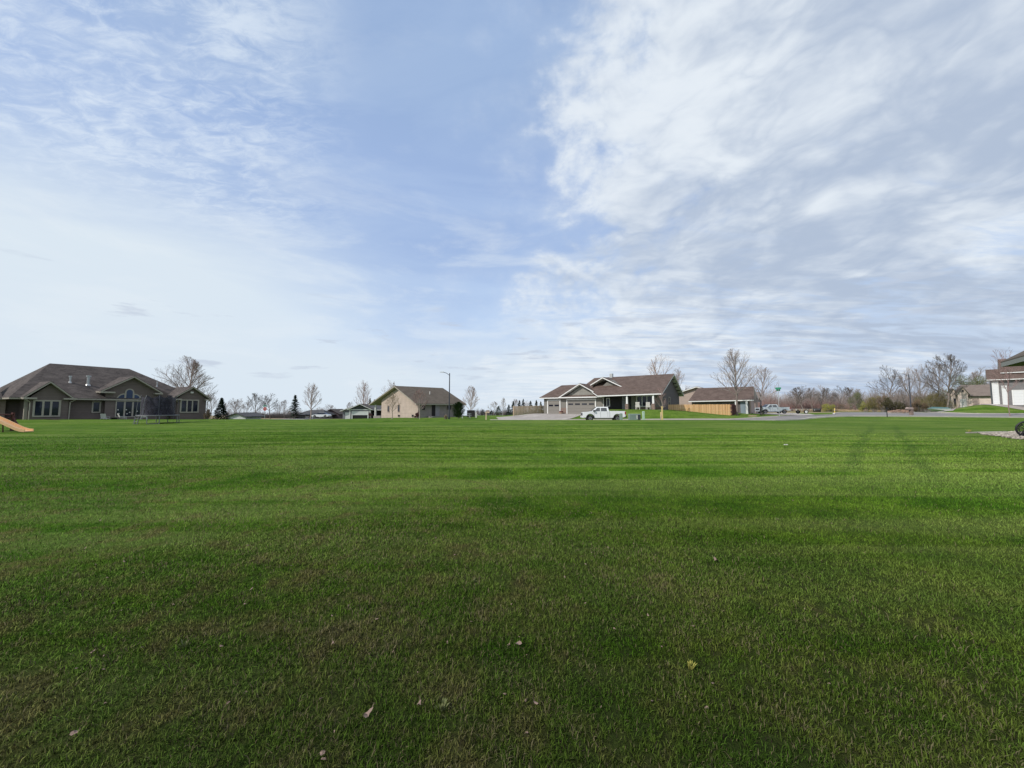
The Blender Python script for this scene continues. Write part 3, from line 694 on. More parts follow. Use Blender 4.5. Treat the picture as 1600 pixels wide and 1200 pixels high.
window(h, front(0), 12.9, 13.35, 2.0, 3.25, 1, 'trim_white', .08)
MB().rect(front(0), 15.5, 16.4, zp, 3.45, .021, .05).build('door', M['siding_blue'], h)
window(h, front(0), 18.0, 20.3, 1.95, 3.5, 3, 'trim_white', .13)
MB().rect(front(0), 17.6, 21.9, zp, 1.8, .002, .05).build('stone_wainscot', M['stone_veneer'], h)
for a in (17.2, 21.2):
    pc = MB().loft([(a - .14, -2.45, 2.3), (a + .14, -2.45, 2.3), (a + .14, -2.17, 2.3), (a - .14, -2.17, 2.3)], [(a - .1, -2.41, 3.75), (a + .1, -2.41, 3.75), (a + .1, -2.21, 3.75), (a - .1, -2.21, 3.75)]).build('porch_column', M['trim_white'], h)
    MB().box(a - .24, a + .24, -2.55, -2.07, zp, 2.3).build('stone_pier', M['stone_veneer'], pc)
MB().box(12.6, 22.4, -2.7, -.05, .2, zp).build('porch_slab', M['concrete'], h)
window(h, rightf(21.92), 3.0, 3.7, 1.6, 3.3, 1, 'trim_tan', .12); window(h, rightf(21.92), .5, 1.1, 1.9, 3.1, 1, 'trim_tan', .08)
MB().box(11.7, 12.2, 4.0, 4.5, 6.8, 7.8).build('chimney', M['galv'], h)
for k in range(5): MB().box(21.95, 22.4, 4.9 + k * 1.05, 5.05 + k * 1.05, 6.2 - k * .55, 6.35 - k * .55).build('roof_bracket', M['dark'], h)
downspout(h, [(12.5, -.7, 3.4), (12.3, -.1, 3.1), (12.3, -.1, zf)], M['trim_white'])

# ---- house 4: behind the fence
h = thing('fenced_house', 'low house with brown roof and pale fascia behind the new cedar fence', 'house', (41.1, 64, 0), R(-38))
w = MB(); w.box(-9.2, 0, 0, 9, -.5, 2.95).box(-16, -2, 6.5, 14, -.5, 4.0)
w.extr(front(6.5), [(-15.2, 4.0), (-3, 4.0), (-9.4, 5.85)], -6, 0); w.extr(rightf(0), [(-.2, 2.95), (9.2, 2.95), (4.5, 5.35)], -8, 0)
w.build('wall', M['siding_pinktan'], h)
MB().rect(front(0), -9.1, -.05, .2, 2.92, .003, .015).build('front_wall', M['siding_dark'], h)
rf = Roof(); rf.plane([(-9.6, -.7, 3.0), (.75, -.7, 3.12), (.35, 4.5, 5.6), (-9.0, 4.5, 5.6)]); rf.plane([(-9.0, 4.5, 5.6), (.35, 4.5, 5.6), (.75, 9.6, 3.0), (-9.6, 9.6, 3.0)])
rf.build(h, 'roof_brown', 'trim_white')
rf = Roof(); gable_d(rf, -16.4, -2.6, 5.9, 14, 3.9, 6.05); rf.build(h, 'roof_brown', 'trim_white')
MB().rect(front(0), -1.35, -.55, .5, 2.75, .02, .06).build('door', M['door_blue'], h)
MB().box(-.5, -.2, -.6, -.3, .3, 2.9).box(-2.1, -1.9, -.6, -.4, .3, 2.9).build('porch_column', M['trim_white'], h)
MB().rect(rightf(0), .1, 2.2, .3, 2.9, .003, .04).build('brick_panel', M['brick_tan'], h)
window(h, front(0), -4.0, -3.0, 1.3, 2.5, 1, 'siding_pinktan', .08)
MB().tube((-12.5, 6.45, 4.4), (-12.5, 6.3, 4.4), .15).build('wall_light', M['dark'], h)

# ---- house 5: grey house at the right with tall white doors
h = thing('rv_garage_house', 'grey stone-faced house with tall white garage doors at the right edge', 'house', (H5O[0], H5O[1], 0), a5_)
zb = 2.25
w = MB(); w.box(0, 16, 0, 10, .5, 7.6); w.extr(leftf(0), [(-.2, 7.6), (9.6, 7.6), (2.6, 9.6)], -12, 0)
w.box(1.6, 16, 1.5, 10, 7.5, 9.2)
w.extr(leftf(1.6), [(.9, 9.0), (10.2, 9.0), (5.5, 11.75)], -10, 0)
w.build('wall', M['stone_grey'], h)
MB().extr(leftf(0), [(-.2, 7.55), (6.6, 7.55), (2.0, 9.5)], .003, .02).build('gable_panel', M['siding_lilac'], h)
rf = Roof(); rf.plane([(-.6, -.7, 7.55), (16, -.7, 7.55), (16, 2.0, 9.75), (-.6, 2.0, 9.75)]); rf.plane([(-.6, 2.0, 9.75), (16, 2.0, 9.75), (16, 5, 7.6), (-.6, 5, 7.6)])
rf.build(h, 'roof_brown', 'trim_white')
rf = Roof(); gable_a(rf, 1.2, 16, .35, 10.7, 8.95, 12.05, 5.5); rf.build(h, 'roof_brown', 'trim_white')
garage_door(h, front(0), .12, .75, zb, 7.0, 'door_white', 'trim_white', 0, tw=.1)
garage_door(h, front(0), 1.3, 1.75, zb, 6.1, 'door_white', 'trim_white', 0, tw=.1)
garage_door(h, front(0), 2.55, 3.75, zb, 5.1, 'door_white', 'trim_white', 0, tw=.16)
garage_door(h, front(0), 5.2, 8.2, zb, 5.1, 'door_white', 'trim_white', 0, tw=.16)
# ---- house 6: farther down that street
h = thing('cottage', 'pinkish tan house with two small front gables down the far right street', 'house', (136.8, 115, 0), R(-45))
w = MB(); w.box(0, 1.4, 0, 8, 1, 5.7).box(1.2, 3.2, -.6, 8, 1, 5.8).box(3.0, 14, .2, 9, 1, 5.3)
w.extr(front(0), [(-.3, 5.65), (1.5, 5.65), (.45, 7.5)], -6, 0); w.extr(front(-.6), [(1.0, 5.75), (3.4, 5.75), (2.3, 8.2)], -6, 0)
w.build('wall', M['siding_rose'], h)
rf = Roof(); gable_d(rf, -.7, 1.5, -.5, 8, 5.6, 7.9); gable_d(rf, .75, 3.75, -1.2, 8, 5.6, 8.5); rf.build(h, 'roof_pale', 'trim_tan')
rf = Roof(); gable_a(rf, 2.3, 14, -.5, 9.4, 5.35, 8.9, 4.5); rf.build(h, 'roof_pale', 'dark')
garage_door(h, front(-.6), 1.55, 2.9, 1.85, 4.5, 'plastic_white', 'siding_rose', 0, tw=.1)
window(h, front(0), .45, .85, 2.3, 4.6, 1, 'trim_tan', .1)
garage_door(h, front(.2), 4.1, 5.4, 1.9, 4.6, 'mailbox_brown', 'siding_rose', 0, tw=.1)
MB().rect(front(.2), 5.6, 13, 1.9, 2.9, .003, .1).build('stone_wainscot', M['stone_veneer'], h)
window(h, front(-.6), 2.15, 2.45, 6.6, 7.2, 1, 'trim_tan', .06)
MB().box(8.8, 9.6, 1.0, 1.5, 5.9, 6.7).box(10.0, 10.7, 1.4, 1.9, 6.2, 7.0).build('roof_vent', M['plastic_white'], h)
# ---- house 7: corner of the neighbour's roof, upper right edge
ta = math.atan2(-.664, .747)
h = thing('neighbour_house', 'near house whose dark shingled roof corner and pale eave enter at the right edge', 'house', (21.3, 16.0, 0), ta)
# local +x = away to the right, local -y = toward the viewer
rf = Roof(); rf.plane([(0, 0, 3.62), (0, -14, 3.62), (5, -9, 7.3), (5, -5, 7.3)]); rf.plane([(0, 0, 3.62), (5, -5, 7.3), (12, -5, 7.3), (17, 0, 3.62)])
rf.plane([(0, -14, 3.62), (17, -14, 3.62), (12, -9, 7.3), (5, -9, 7.3)]); rf.plane([(17, 0, 3.62), (12, -5, 7.3), (12, -9, 7.3), (17, -14, 3.62)]); rf.plane([(5, -5, 7.3), (5, -9, 7.3), (12, -9, 7.3), (12, -5, 7.3)])
rf.build(h, 'roof_taupe', 'trim_grey')
MB().box(.62, 16.4, -13.4, -.62, -.3, 3.4).build('wall', M['siding_brown'], h)
window(h, leftf(.62), -4.5, -3.0, 1.0, 2.3, 2, 'trim_white', .1)
# ---- far small buildings
h = thing('white_shed', 'low white shed with dark roof past the blue spruce', 'shed', (WX(358, 92), 92, -1.75), R(-5))
w = MB(); w.box(0, 4.6, 0, 5, -1, 1.35); w.extr(front(0), [(-.1, 1.35), (4.7, 1.35), (2.3, 2.1)], -5, 0); w.build('wall', M['siding_pale'], h)
rf = Roof(); gable_d(rf, -.5, 5.1, -.5, 6, 1.35, 2.3); rf.build(h, 'roof_grey', 'roof_grey')
MB().rect(front(0), 1.9, 2.4, .0, .5, .003, .05).build('vent', M['dark'], h)
h = thing('low_house', 'low lilac-grey house with dark roof behind the white sedan', 'house', (WX(465, 115), 115, -2.6), R(0))
w = MB(); w.box(0, 7.6, 0, 7, -1, 2.2); w.build('wall', M['siding_lilac'], h)
rf = Roof(); hip(rf, -.6, 8.8, -.8, 8, 2.2, 3.7, 2, 6.5); rf.build(h, 'roof_grey', 'dark')
window(h, front(0), 5.6, 6.2, 1.2, 2.0, 1, 'trim_white', .08); MB().rect(front(0), 2.5, 3.6, 0, 1.9, .003, .05).rect(front(0), 4.5, 5.0, 0, 1.9, .003, .05).build('door', M['trim_white'], h)
h = thing('purple_barn', 'dark purplish barn beside the low lilac house', 'barn', (WX(506, 122), 122, -3.0), R(0))
w = MB(); w.box(0, 5.0, 0, 8, -1, 2.6); w.extr(front(0), [(0, 2.6), (5, 2.6), (2.2, 4.2)], -8, 0); w.build('wall', M['siding_purple'], h)
rf = Roof(); gable_d(rf, -.6, 5.5, -.5, 8.4, 2.7, 4.4); rf.build(h, 'roof_dark', 'dark')
h = thing('barn', 'weathered tan building roof behind the brown-roofed fenced house', 'house', (WX(1180, 105), 105, .2), R(-38))
MB().box(-5, 0, 0, 8, -1, 3.6).build('wall', M['siding_pinktan'], h)
rf = Roof(); gable_a(rf, -5.5, 1.0, -.6, 8.5, 3.6, 6.2); rf.build(h, 'roof_pale', 'trim_tan')

# ------------------------------------------------------------------ fences
def fence(name, label, p0, p1, top0, top1, mat, bw=.14, gap=.035, bury=.1):
    p0 = Vector(p0); p1 = Vector(p1); L = (p1 - p0).length; a = math.atan2(p1.y - p0.y, p1.x - p0.x)
    root = thing(name, label, 'fence', (p0.x, p0.y, 0), a); n = int(L / (bw + gap)); rnd = random.Random(7)
    b = MB(); r = MB(); u = (p1 - p0).normalized()
    for i in range(n):
        s = i * (bw + gap); q = p0 + u * s; zt = top0 + (top1 - top0) * s / L + rnd.uniform(-.015, .015); z0 = float(B(q.x, q.y)) - bury
        b.box(s, s + bw, -.012 + (i % 2) * .03, .012 + (i % 2) * .03, z0, zt)
    b.build('picket_panel', M[mat], root)
    for k in range(int(L / 2.4) + 1):
        s = min(k * 2.4, L); q = p0 + u * s; z0 = float(B(q.x, q.y)) - bury; zt = top0 + (top1 - top0) * s / L
        MB().box(s - .05, s + .05, .06, .16, z0, zt + .03).build('post', M[mat], root)
    for zz in (.3, .95, 1.55):
        r.loft([(0, .045, top0 - zz), (0, .09, top0 - zz), (0, .09, top0 - zz + .09), (0, .045, top0 - zz + .09)], [(L, .045, top1 - zz), (L, .09, top1 - zz), (L, .09, top1 - zz + .09), (L, .045, top1 - zz + .09)])
    r.build('rail', M[mat], root)
    return root
fence('wooden_fence', 'new orange cedar picket fence running right from the brown gable end', (WX(1036, 58.5), 58.8), (WX(1143, 57.5), 57.5), 2.2, 2.22, 'fence_new')
fence('wooden_fence', 'tall weathered picket fence left of the grey garage', (WX(803, 66), 66), (WX(853, 72), 72), 1.98, 2.15, 'fence_old')
fence('wooden_fence', 'short dark return fence panel beside the bare tree and blue door', (WX(1143.4, 57.6), 57.6), (WX(1150, 63), 63), 2.2, 2.2, 'red_wood')

# ------------------------------------------------------------------ vehicles
def wheel(parent, x, y, r=.41, wd=.26, rim='rim', side=-1, hub=.62):
    t = MB().torus((x, y, r), r * .74, r * .27, N=30, n=10, k=wd / (2 * r * .27)).build('wheel', M['rubber'], parent, smooth=True)
    rm = MB(); rm.tube((x, y + side * wd * .30, r), (x, y + side * wd * .42, r), r * hub, r * (hub - .04), 20)
    for i in range(6):
        a = i * math.pi / 3; rm.box(x - .03, x + .03, y + side * wd * .44 - .01, y + side * wd * .44 + .01, r, r + .001)
    rm.build('rim', M[rim], t); MB().tube((x, y + side * wd * .40, r), (x, y + side * wd * .50, r), r * .16, r * .12, 10).build('hub', M['black'], t)
    return t
def arch(cx, r, z0, n=9):
    """points from right to left over a wheel opening"""
    c0 = math.asin(max(-1, min(1, (z0 - .41) / r)))
    return [(cx + r * math.cos(c0 + (math.pi - 2 * c0) * i / n), .41 + r * math.sin(c0 + (math.pi - 2 * c0) * i / n)) for i in range(n + 1)]
def pickup(name, label, loc, rz, paint, arches=True):
    root = thing(name, label, 'pickup truck', loc, rz); P = M[paint]; W2 = .98
    fx, rx = 1.02, 4.72
    prof = [(.06, .62), (.0, .80), (.02, 1.12), (.14, 1.21), (1.25, 1.31), (3.66, 1.32), (3.70, 1.37), (5.78, 1.36), (5.84, 1.25), (5.80, .62), (5.45, .52)]
    prof += arch(rx, .54, .50) + [(4.0, .46), (1.7, .44)] + arch(fx, .54, .50) + [(.42, .48)]
    mm = lambda a, z, t: (a, t, z)
    bd = MB(); bd.extr(mm, prof, -W2, W2); bo = bd.build('body', P, root, bevel=.025)
    # greenhouse
    g0 = [(1.20, -.93, 1.30), (3.62, -.93, 1.30), (3.62, .93, 1.30), (1.20, .93, 1.30)]
    g1 = [(1.95, -.74, 1.93), (3.48, -.76, 1.93), (3.48, .76, 1.93), (1.95, .74, 1.93)]
    MB().loft(g0, g1).build('cab', P, root, bevel=.04)
    for s in (-1, 1):
        def sp(x, t):   # point on the cab side
            return Vector((x, s * (.93 - .18 * t + .004), 1.30 + .6 * t))
        for x0b, x0t, x1b, x1t in ((1.55, 2.02, 2.38, 2.38), (2.48, 2.48, 3.32, 3.28)):
            q = [sp(x0b, .08), sp(x1b, .08), sp(x1t, .82), sp(x0t, .82)]
            MB().loft([(p.x, p.y, p.z) for p in q], [(p.x, p.y + s * .012, p.z) for p in q]).build('window', M['glass_car'], root)
        MB().box(1.42, 1.60, s * 1.0, s * 1.22, 1.30, 1.52).box(1.50, 1.56, s * .93, s * 1.02, 1.30, 1.36).build('mirror', M['black' if arches else 'chrome'], root)
        MB().box(2.22, 2.38, s * .985, s * 1.01, 1.12, 1.17).box(3.18, 3.34, s * .985, s * 1.01, 1.12, 1.17).build('door_handle', P, root)
        MB().box(1.55, 1.57, s * .975, s * .984, .56, 1.28).box(2.425, 2.445, s * .975, s * .984, .5, 1.29).box(3.40, 3.42, s * .975, s * .984, .56, 1.29).box(3.66, 3.69, s * .975, s * .984, .52, 1.34).build('door_seam', M['black'], root)
        if arches:
            for cx in (fx, rx):
                ar = arch(cx, .60, .52, 12); ai = arch(cx, .53, .52, 12)
                MB().loft([(x, s * .975, z) for x, z in ar + ai[::-1]], [(x, s * 1.02, z) for x, z in ar + ai[::-1]]).build('fender_flare', M['black'], root)
        MB().box(1.75, 4.05, s * .86, s * 1.02, .36, .43).build('running_board', M['black'], root)
        MB().box(-.01, .16, s * .62, s * .965, .86, 1.04).build('headlight', M['lamp_clear'], root)
        MB().box(5.70, 5.86, s * .82, s * .992, .92, 1.30).build('taillight', M['red_lamp'], root)
        for cx in (fx, rx): wheel(root, cx, s * .84, side=s)
    MB().loft([(1.30, -.80, 1.36), (1.30, .80, 1.36), (1.93, .68, 1.90), (1.93, -.68, 1.90)], [(1.27, -.80, 1.37), (1.27, .80, 1.37), (1.90, .68, 1.91), (1.90, -.68, 1.91)]).build('windshield', M['glass'], root)
    MB().box(3.60, 3.63, -.62, .66, 1.40, 1.80).build('rear_window', M['glass'], root)
    MB().box(-.03, .05, -.60, .60, .78, 1.10).build('grille', M['black'], root)
    MB().box(-.08, .25, -.95, .95, .48, .72).build('bumper', M['chrome' if not arches else 'paint_white'], root)
    MB().box(5.76, 5.98, -.93, .93, .50, .72).build('bumper', M['black' if arches else 'chrome'], root)
    MB().box(5.845, 5.87, -.80, .80, .76, 1.32).build('tailgate', M['black' if arches else paint], root)
    MB().box(3.80, 5.72, -.88, .88, 1.372, 1.395).build('bed_cover', M['black'], root)
    MB().box(.6, 5.4, -.6, .6, .34, .56).build('chassis', M['black'], root)
    return root
pickup('pickup_truck', 'white crew-cab pickup facing left in front of the grey garage', (9.1, 48.3, float(B(12, 48)) + .04), R(-3), 'paint_white').scale = (.93, .94, .96)
pickup('pickup_truck', 'silver white pickup parked beyond the street name sign', (WX(1183, 76), 76, float(B(54, 76)) + .05), R(-4), 'paint_silver', False)
# sedan
root = thing('parked_car', 'white sedan parked before the low lilac house', 'car', (WX(490, 100), 100, float(B(WX(500, 100), 100)) + .05 + .25), R(0))
prof = [(0, .45), (.02, .75), (.9, .92), (4.2, .95), (4.5, .8), (4.52, .45)]
prof = prof + [(4.0, .3)] + arch(3.65, .36, .34)[:] + [(2.2, .26)] + arch(.85, .36, .34) + [(.4, .3)]
MB().extr(lambda a, z, t: (a, t, z), prof, -.87, .87).build('body', M['paint_carwhite'], root, bevel=.02)
MB().loft([(.95, -.8, .9), (4.0, -.8, .92), (4.0, .8, .92), (.95, .8, .9)], [(1.75, -.62, 1.4), (3.2, -.62, 1.4), (3.2, .62, 1.4), (1.75, .62, 1.4)]).build('cabin', M['glass'], root)
MB().box(1.8, 3.15, -.61, .61, 1.38, 1.43).build('car_roof', M['paint_carwhite'], root)
for s in (-1, 1):
    for cx in (.85, 3.65): wheel(root, cx, s * .74, .32, .2, side=s)
# utility trailer
root = thing('utility_trailer', 'low flatbed utility trailer with white-hubbed wheel behind the silver white pickup', 'trailer', (WX(1228, 70), 70, float(B(53, 70)) + .05), R(-6))
tb = MB(); tb.box(.2, 5.4, -1.0, -.92, .50, .60).box(.2, 5.4, .92, 1.0, .50, .60)
for k in range(9): tb.box(.3 + k * .62, .38 + k * .62, -.95, .95, .5, .56)
tb.build('frame', M['black'], root); MB().box(.25, 5.35, -.9, .9, .565, .60).build('deck', M['fence_old'], root)
MB().tube((.2, -.9, .52), (-1.2, 0, .5), .04).tube((.2, .9, .52), (-1.2, 0, .5), .04).build('tongue', M['black'], root)
MB().tube((-.9, 0, .5), (-.9, 0, .05), .03).build('jack', M['metal'], root)
rl = MB()
for s in (-.96, .96):
    rl.box(.2, 5.4, s - .02, s + .02, .86, .90)
    for k in range(6): rl.box(.2 + k * 1.03, .25 + k * 1.03, s - .02, s + .02, .6, .9)
rl.build('rail', M['galv'], root)
for s in (-1, 1):
    wheel(root, 2.75, s * 1.12, .38, .22, 'rim_white', s); 
    MB().box(2.2, 3.3, s * 1.0, s * 1.25, .80, .84).build('fender', M['black'], root)
MB().box(5.3, 5.42, -1.0, 1.0, .35, 1.0).build('ramp', M['black'], root)
# boat on trailer in the distance
bl = g(WX(1452, 92), 92)
root = thing('covered_boat', 'teal covered boat by the long driveway at far right', 'boat', (WX(1450, 96), 96, float(B(WX(1450, 96), 96)) + .1), R(-30)); root.scale = (.62, .8, .9)
MB().loft([(0, -1, 1.0), (6.2, -.9, 1.0), (6.2, .9, 1.0), (0, 1, 1.0)], [(1.0, -.15, .3), (6.0, -.6, .35), (6.0, .6, .35), (1.0, .15, .3)]).build('hull', M['paint_carwhite'], root)
MB().loft([(0, -1.02, 1.01), (6.22, -.92, 1.01), (6.22, .92, 1.01), (0, 1.02, 1.01)], [(1.2, -.1, 1.5), (5.6, -.1, 1.35), (5.6, .1, 1.35), (1.2, .1, 1.5)]).build('cover', M['teal'], root)
for s in (-1, 1): wheel(root, 4, s * .8, .3, .2, side=s)
MB().box(-1, 6, -.05, .05, .25, .32).build('trailer_frame', M['galv'], root)
# stack of reclaimed stone by the corner
x0, y0 = WX(1388, 74), 74
root = thing('stone_pile', 'long low pile of reddish stone blocks across the street by the mailbox', 'stone pile', g(x0, y0))
rnd = random.Random(3); b_ = MB()
for k in range(70):
    xx = rnd.uniform(0, 4.2); zz = rnd.uniform(.2, .95) * (1 - abs(xx - 2.1) / 5); b_.box(xx, xx + rnd.uniform(.2, .45), rnd.uniform(-.4, 0), rnd.uniform(.1, .5), zz - .18, zz)
b_.build('blocks', M['terracotta'], root); MB().box(0, 4.4, -.3, .4, -.1, .28).build('base_blocks', M['stone_mix'], root)

# ------------------------------------------------------------------ street furniture
def lamp_post(label, px, Y, h, arm):
    root = thing('street_lamp', label, 'street lamp', G(px, Y, -.05), 0, 'street lamps')
    MB().tube((0, 0, 0), (0, 0, h), .10, .065, 10).tube((0, 0, 0), (0, 0, .35), .16, .13, 10).build('pole', M['pole_dark'], root)
    MB().path([(0, 0, h - .35), (-arm * .5, 0, h + .02), (-arm, 0, h + .14)], .04).build('arm', M['pole_dark'], root)
    MB().loft([(-arm + .12, -.12, h + .08), (-arm + .12, .12, h + .08), (-arm - .5, .10, h + .12), (-arm - .5, -.10, h + .12)], [(-arm + .12, -.09, h + .22), (-arm + .12, .09, h + .22), (-arm - .5, .06, h + .2), (-arm - .5, -.06, h + .2)]).build('lamp_head', M['galv'], root)
lamp_post('dark street lamp beside the arborvitae at the tan house', 702, 55.5, 6.95, 1.0)
lamp_post('dark street lamp across the street, beside the mailbox with brown top', 1423, 68, 7.3, 1.3)
# street-name sign
root = thing('street_name_sign', 'green two-blade street name sign on a thin post by the trailer', 'street sign', G(1217, 58.5, -.05))
MB().tube((0, 0, 0), (0, 0, 4.3), .035).build('post', M['galv'], root)
for rz, zz, ln in ((R(20), 4.1, .85), (R(100), 4.38, .9)):
    c, s = math.cos(rz), math.sin(rz); b_ = MB(); v = [(-ln / 2, -.015), (ln / 2, -.015), (ln / 2, .015), (-ln / 2, .015)]
    if rz > 1: c, s = math.cos(R(-40)), math.sin(R(-40)); ln = .38; v = [(-ln, -.015), (ln, -.015), (ln, .015), (-ln, .015)]
    pts = [(a * c - q * s, a * s + q * c) for a, q in v]
    b_.loft([(a, q, zz - .14) for a, q in pts], [(a, q, zz + .14) for a, q in pts]); b_.build('sign_blade', M['sign_green'], root)
# stop sign in the distance
root = thing('stop_sign', 'small red octagonal sign with green street blades before the far bare trees', 'stop sign', G(414.5, 88, -.05))
MB().tube((0, 0, 0), (0, 0, 3.3), .04).build('post', M['galv'], root)
MB().loft([(.45 * math.cos(R(22.5 + 45 * i)), -.05, 2.45 + .45 * math.sin(R(22.5 + 45 * i))) for i in range(8)], [(.45 * math.cos(R(22.5 + 45 * i)), -.08, 2.45 + .45 * math.sin(R(22.5 + 45 * i))) for i in range(8)]).build('sign_plate', M['sign_red'], root)
fc = bpy.data.curves.new('letters', 'FONT'); fc.body = 'STOP'; fc.size = .30; fc.align_x = 'CENTER'; fc.align_y = 'CENTER'; fc.extrude = .004
fo = bpy.data.objects.new('letters_src', fc); scene.collection.objects.link(fo)
dg = bpy.context.evaluated_depsgraph_get(); lm = bpy.data.meshes.new_from_object(fo.evaluated_get(dg)); bpy.data.objects.remove(fo)
lm.materials.clear(); lm.materials.append(M['trim_white'])
lo = bpy.data.objects.new('lettering', lm); scene.collection.objects.link(lo); lo.parent = root; lo.location = (0, -.088, 2.45); lo.rotation_euler = (R(90), 0, 0)
MB().box(-.5, .5, -.02, .02, 3.0, 3.2).build('sign_blade', M['sign_green'], root); MB().box(-.02, .02, -.5, .5, 3.24, 3.44).build('sign_blade', M['sign_green'], root)
# utility boxes by the kerb
def pedestal(label, px, Y, h, r, mat, grp=None):
    root = thing('utility_pedestal', label, 'utility pedestal', G(px, Y, -.03), 0, 'utility pedestals by the kerb')
    MB().box(-r, r, -r, r, 0, h).build('body', M[mat], root, bevel=.02); MB().loft([(-r - .02, -r - .02, h), (r + .02, -r - .02, h), (r + .02, r + .02, h), (-r - .02, r + .02, h)], [(-r * .6, -r * .6, h + .08), (r * .6, -r * .6, h + .08), (r * .6, r * .6, h + .08), (-r * .6, r * .6, h + .08)]).build('cap', M[mat], root)
pedestal('grey-green utility pedestal in front of the pickup tailgate', 970, 45.2, .80, .15, 'steel_green')
pedestal('pale green utility pedestal right of the transformer box', 1005, 45.2, 1.02, .12, 'ped_green')
root = thing('transformer_box', 'wide green transformer box standing between two pedestals', 'transformer', G(984, 45.4, -.03))
MB().box(0, .98, 0, .75, 0, .78).build('body', M['transformer_green'], root, bevel=.02); MB().loft([(-.03, -.03, .78), (1.33, -.03, .78), (1.33, .78, .78), (-.03, .78, .78)], [(.05, .05, .86), (1.25, .05, .86), (1.25, .7, .86), (.05, .7, .86)]).build('lid', M['transformer_green'], root)
MB().box(.98, 1.3, 0, .75, 0, .775).build('side_panel', M['pole_dark'], root); MB().box(.80, .92, -.012, -.002, .25, .7).build('label_plate', M['plastic_white'], root)
# mailboxes, posts
root = thing('mailbox', 'small mailbox on a wooden post at the left of the concrete driveway', 'mailbox', G(759.5, 45.5, -.02))
MB().box(-.06, .06, -.06, .06, 0, 1.05).build('post', M['fence_old'], root); MB().box(-.12, .42, -.11, .11, 1.02, 1.12).build('arm', M['fence_old'], root)
b_ = MB(); b_.extr(lambda a, z, t: (a, t, z), [(-.02, 1.12), (.45, 1.12), (.45, 1.28)] + arcpts(.215, 1.28, .235, .09, 0, 180)[1:], -.09, .09); b_.build('box', M['mailbox_brown'], root)
root = thing('mailbox', 'large stone-look mailbox with wide brown top across the street', 'mailbox', G(1421, 63, -.02))
MB().box(.02, .40, -.2, .2, 0, .95).build('pier', M['stone_veneer'], root)
b_ = MB(); b_.extr(lambda a, z, t: (a, t, z), [(-.50, .95), (.42, .95), (.46, 1.2), (.3, 1.34), (-.42, 1.34), (-.58, 1.15)], -.25, .25); b_.build('top', M['mailbox_brown'], root, bevel=.05)
root = thing('marker_post', 'thin black marker post at the near kerb in front of the road', 'post', G(1385, 53.5, -.02))
MB().tube((0, 0, 0), (0, 0, 1.35), .05).build('post', M['black'], root); MB().box(-.09, .09, -.03, .03, 1.1, 1.42).build('reflector', M['black'], root)
root = thing('hydrant_marker', 'yellow marker pipe at the field edge beyond the trailer', 'marker', G(1303.5, 84, -.02))
MB().tube((0, 0, 0), (0, 0, .95), .10).tube((0, 0, .95), (0, 0, 1.05), .10, .04).build('pipe', M['yellow'], root); MB().tube((0, 0, .55), (0, 0, .7), .13).build('band', M['plastic_white'], root)
root = thing('sign_post', 'pale square post behind the tan house lawn tree', 'post', G(744, 64, -.02)); MB().box(-.1, .1, -.1, .1, 0, .9).build('post', M['plastic_white'], root); MB().box(-.13, .13, -.13, .13, .9, .96).build('cap', M['plastic_white'], root)
root = thing('equipment_box', 'dark box shape standing behind the bare tree by the lawn table', 'box', G(737, 68, -.02)); MB().box(-.8, .55, -.4, .4, 0, 1.2).build('body', M['dark'], root, bevel=.04); MB().box(-.85, .6, -.45, .45, 1.2, 1.27).build('lid', M['black'], root)
root = thing('lawn_table', 'grey picnic table beside the arborvitae', 'picnic table', G(728, 60, -.02), R(15))
MB().box(-.85, .85, -.38, .38, .70, .75).build('table_top', M['galv'], root)
for s in (-1, 1):
    MB().box(-.85, .85, s * .75 - .13, s * .75 + .13, .42, .46).build('bench', M['galv'], root)
    MB().tube((s * .6, -.75, 0), (s * .6, .3, .7), .04).tube((s * .6, .75, 0), (s * .6, -.3, .7), .04).box(s * .6 - .03, s * .6 + .03, -.8, .8, .38, .42).build('leg', M['galv'], root)
root = thing('manhole_mound', 'flat brown utility cover in the verge beside the bare tree', 'utility cover', G(1175, 56.3, -.0)); MB().tube((0, 0, 0), (0, 0, .1), .6, .5, 20).build('cover', M['terracotta'], root)
root = thing('planter_pot', 'low dark planter between the two garage doors', 'planter', (*L3(4.45, -.75), .60)); MB().tube((0, 0, 0), (0, 0, .35), .3, .42, 14).build('pot', M['terracotta'], root); MB().ball((0, 0, .4), .38, .38, .15).build('plant', M['leaf_maroon'], root)
# porch chairs of house 3
def rocking_chair(label, a, d, rz, mat='plastic_white'):
    root = thing('porch_chair', label, 'chair', (*L3(a, d), zp), rz, 'chairs on the stone-pier porch')
    MB().box(-.3, .3, -.28, .28, .38, .43).build('seat', M[mat], root)
    b_ = MB()
    for k in range(5): b_.box(-.29 + k * .125, -.20 + k * .125, .26, .30, .43, 1.15)
    b_.box(-.32, .32, .255, .305, 1.1, 1.18); b_.build('backrest', M[mat], root)
    for s in (-1, 1):
        MB().box(s * .33 - .035, s * .33 + .035, -.3, .3, .62, .66).build('armrest', M[mat], root)
        for y in (-.25, .25): MB().box(s * .3 - .03, s * .3 + .03, y - .03, y + .03, 0, .64).build('leg', M[mat], root)
rocking_chair('white rocking chair on the porch beside the left stone pier', 18.6, -1.4, R(-38 + 180))
rocking_chair('white chair under the right end of the porch window', 20.1, -1.1, R(-38 + 180))
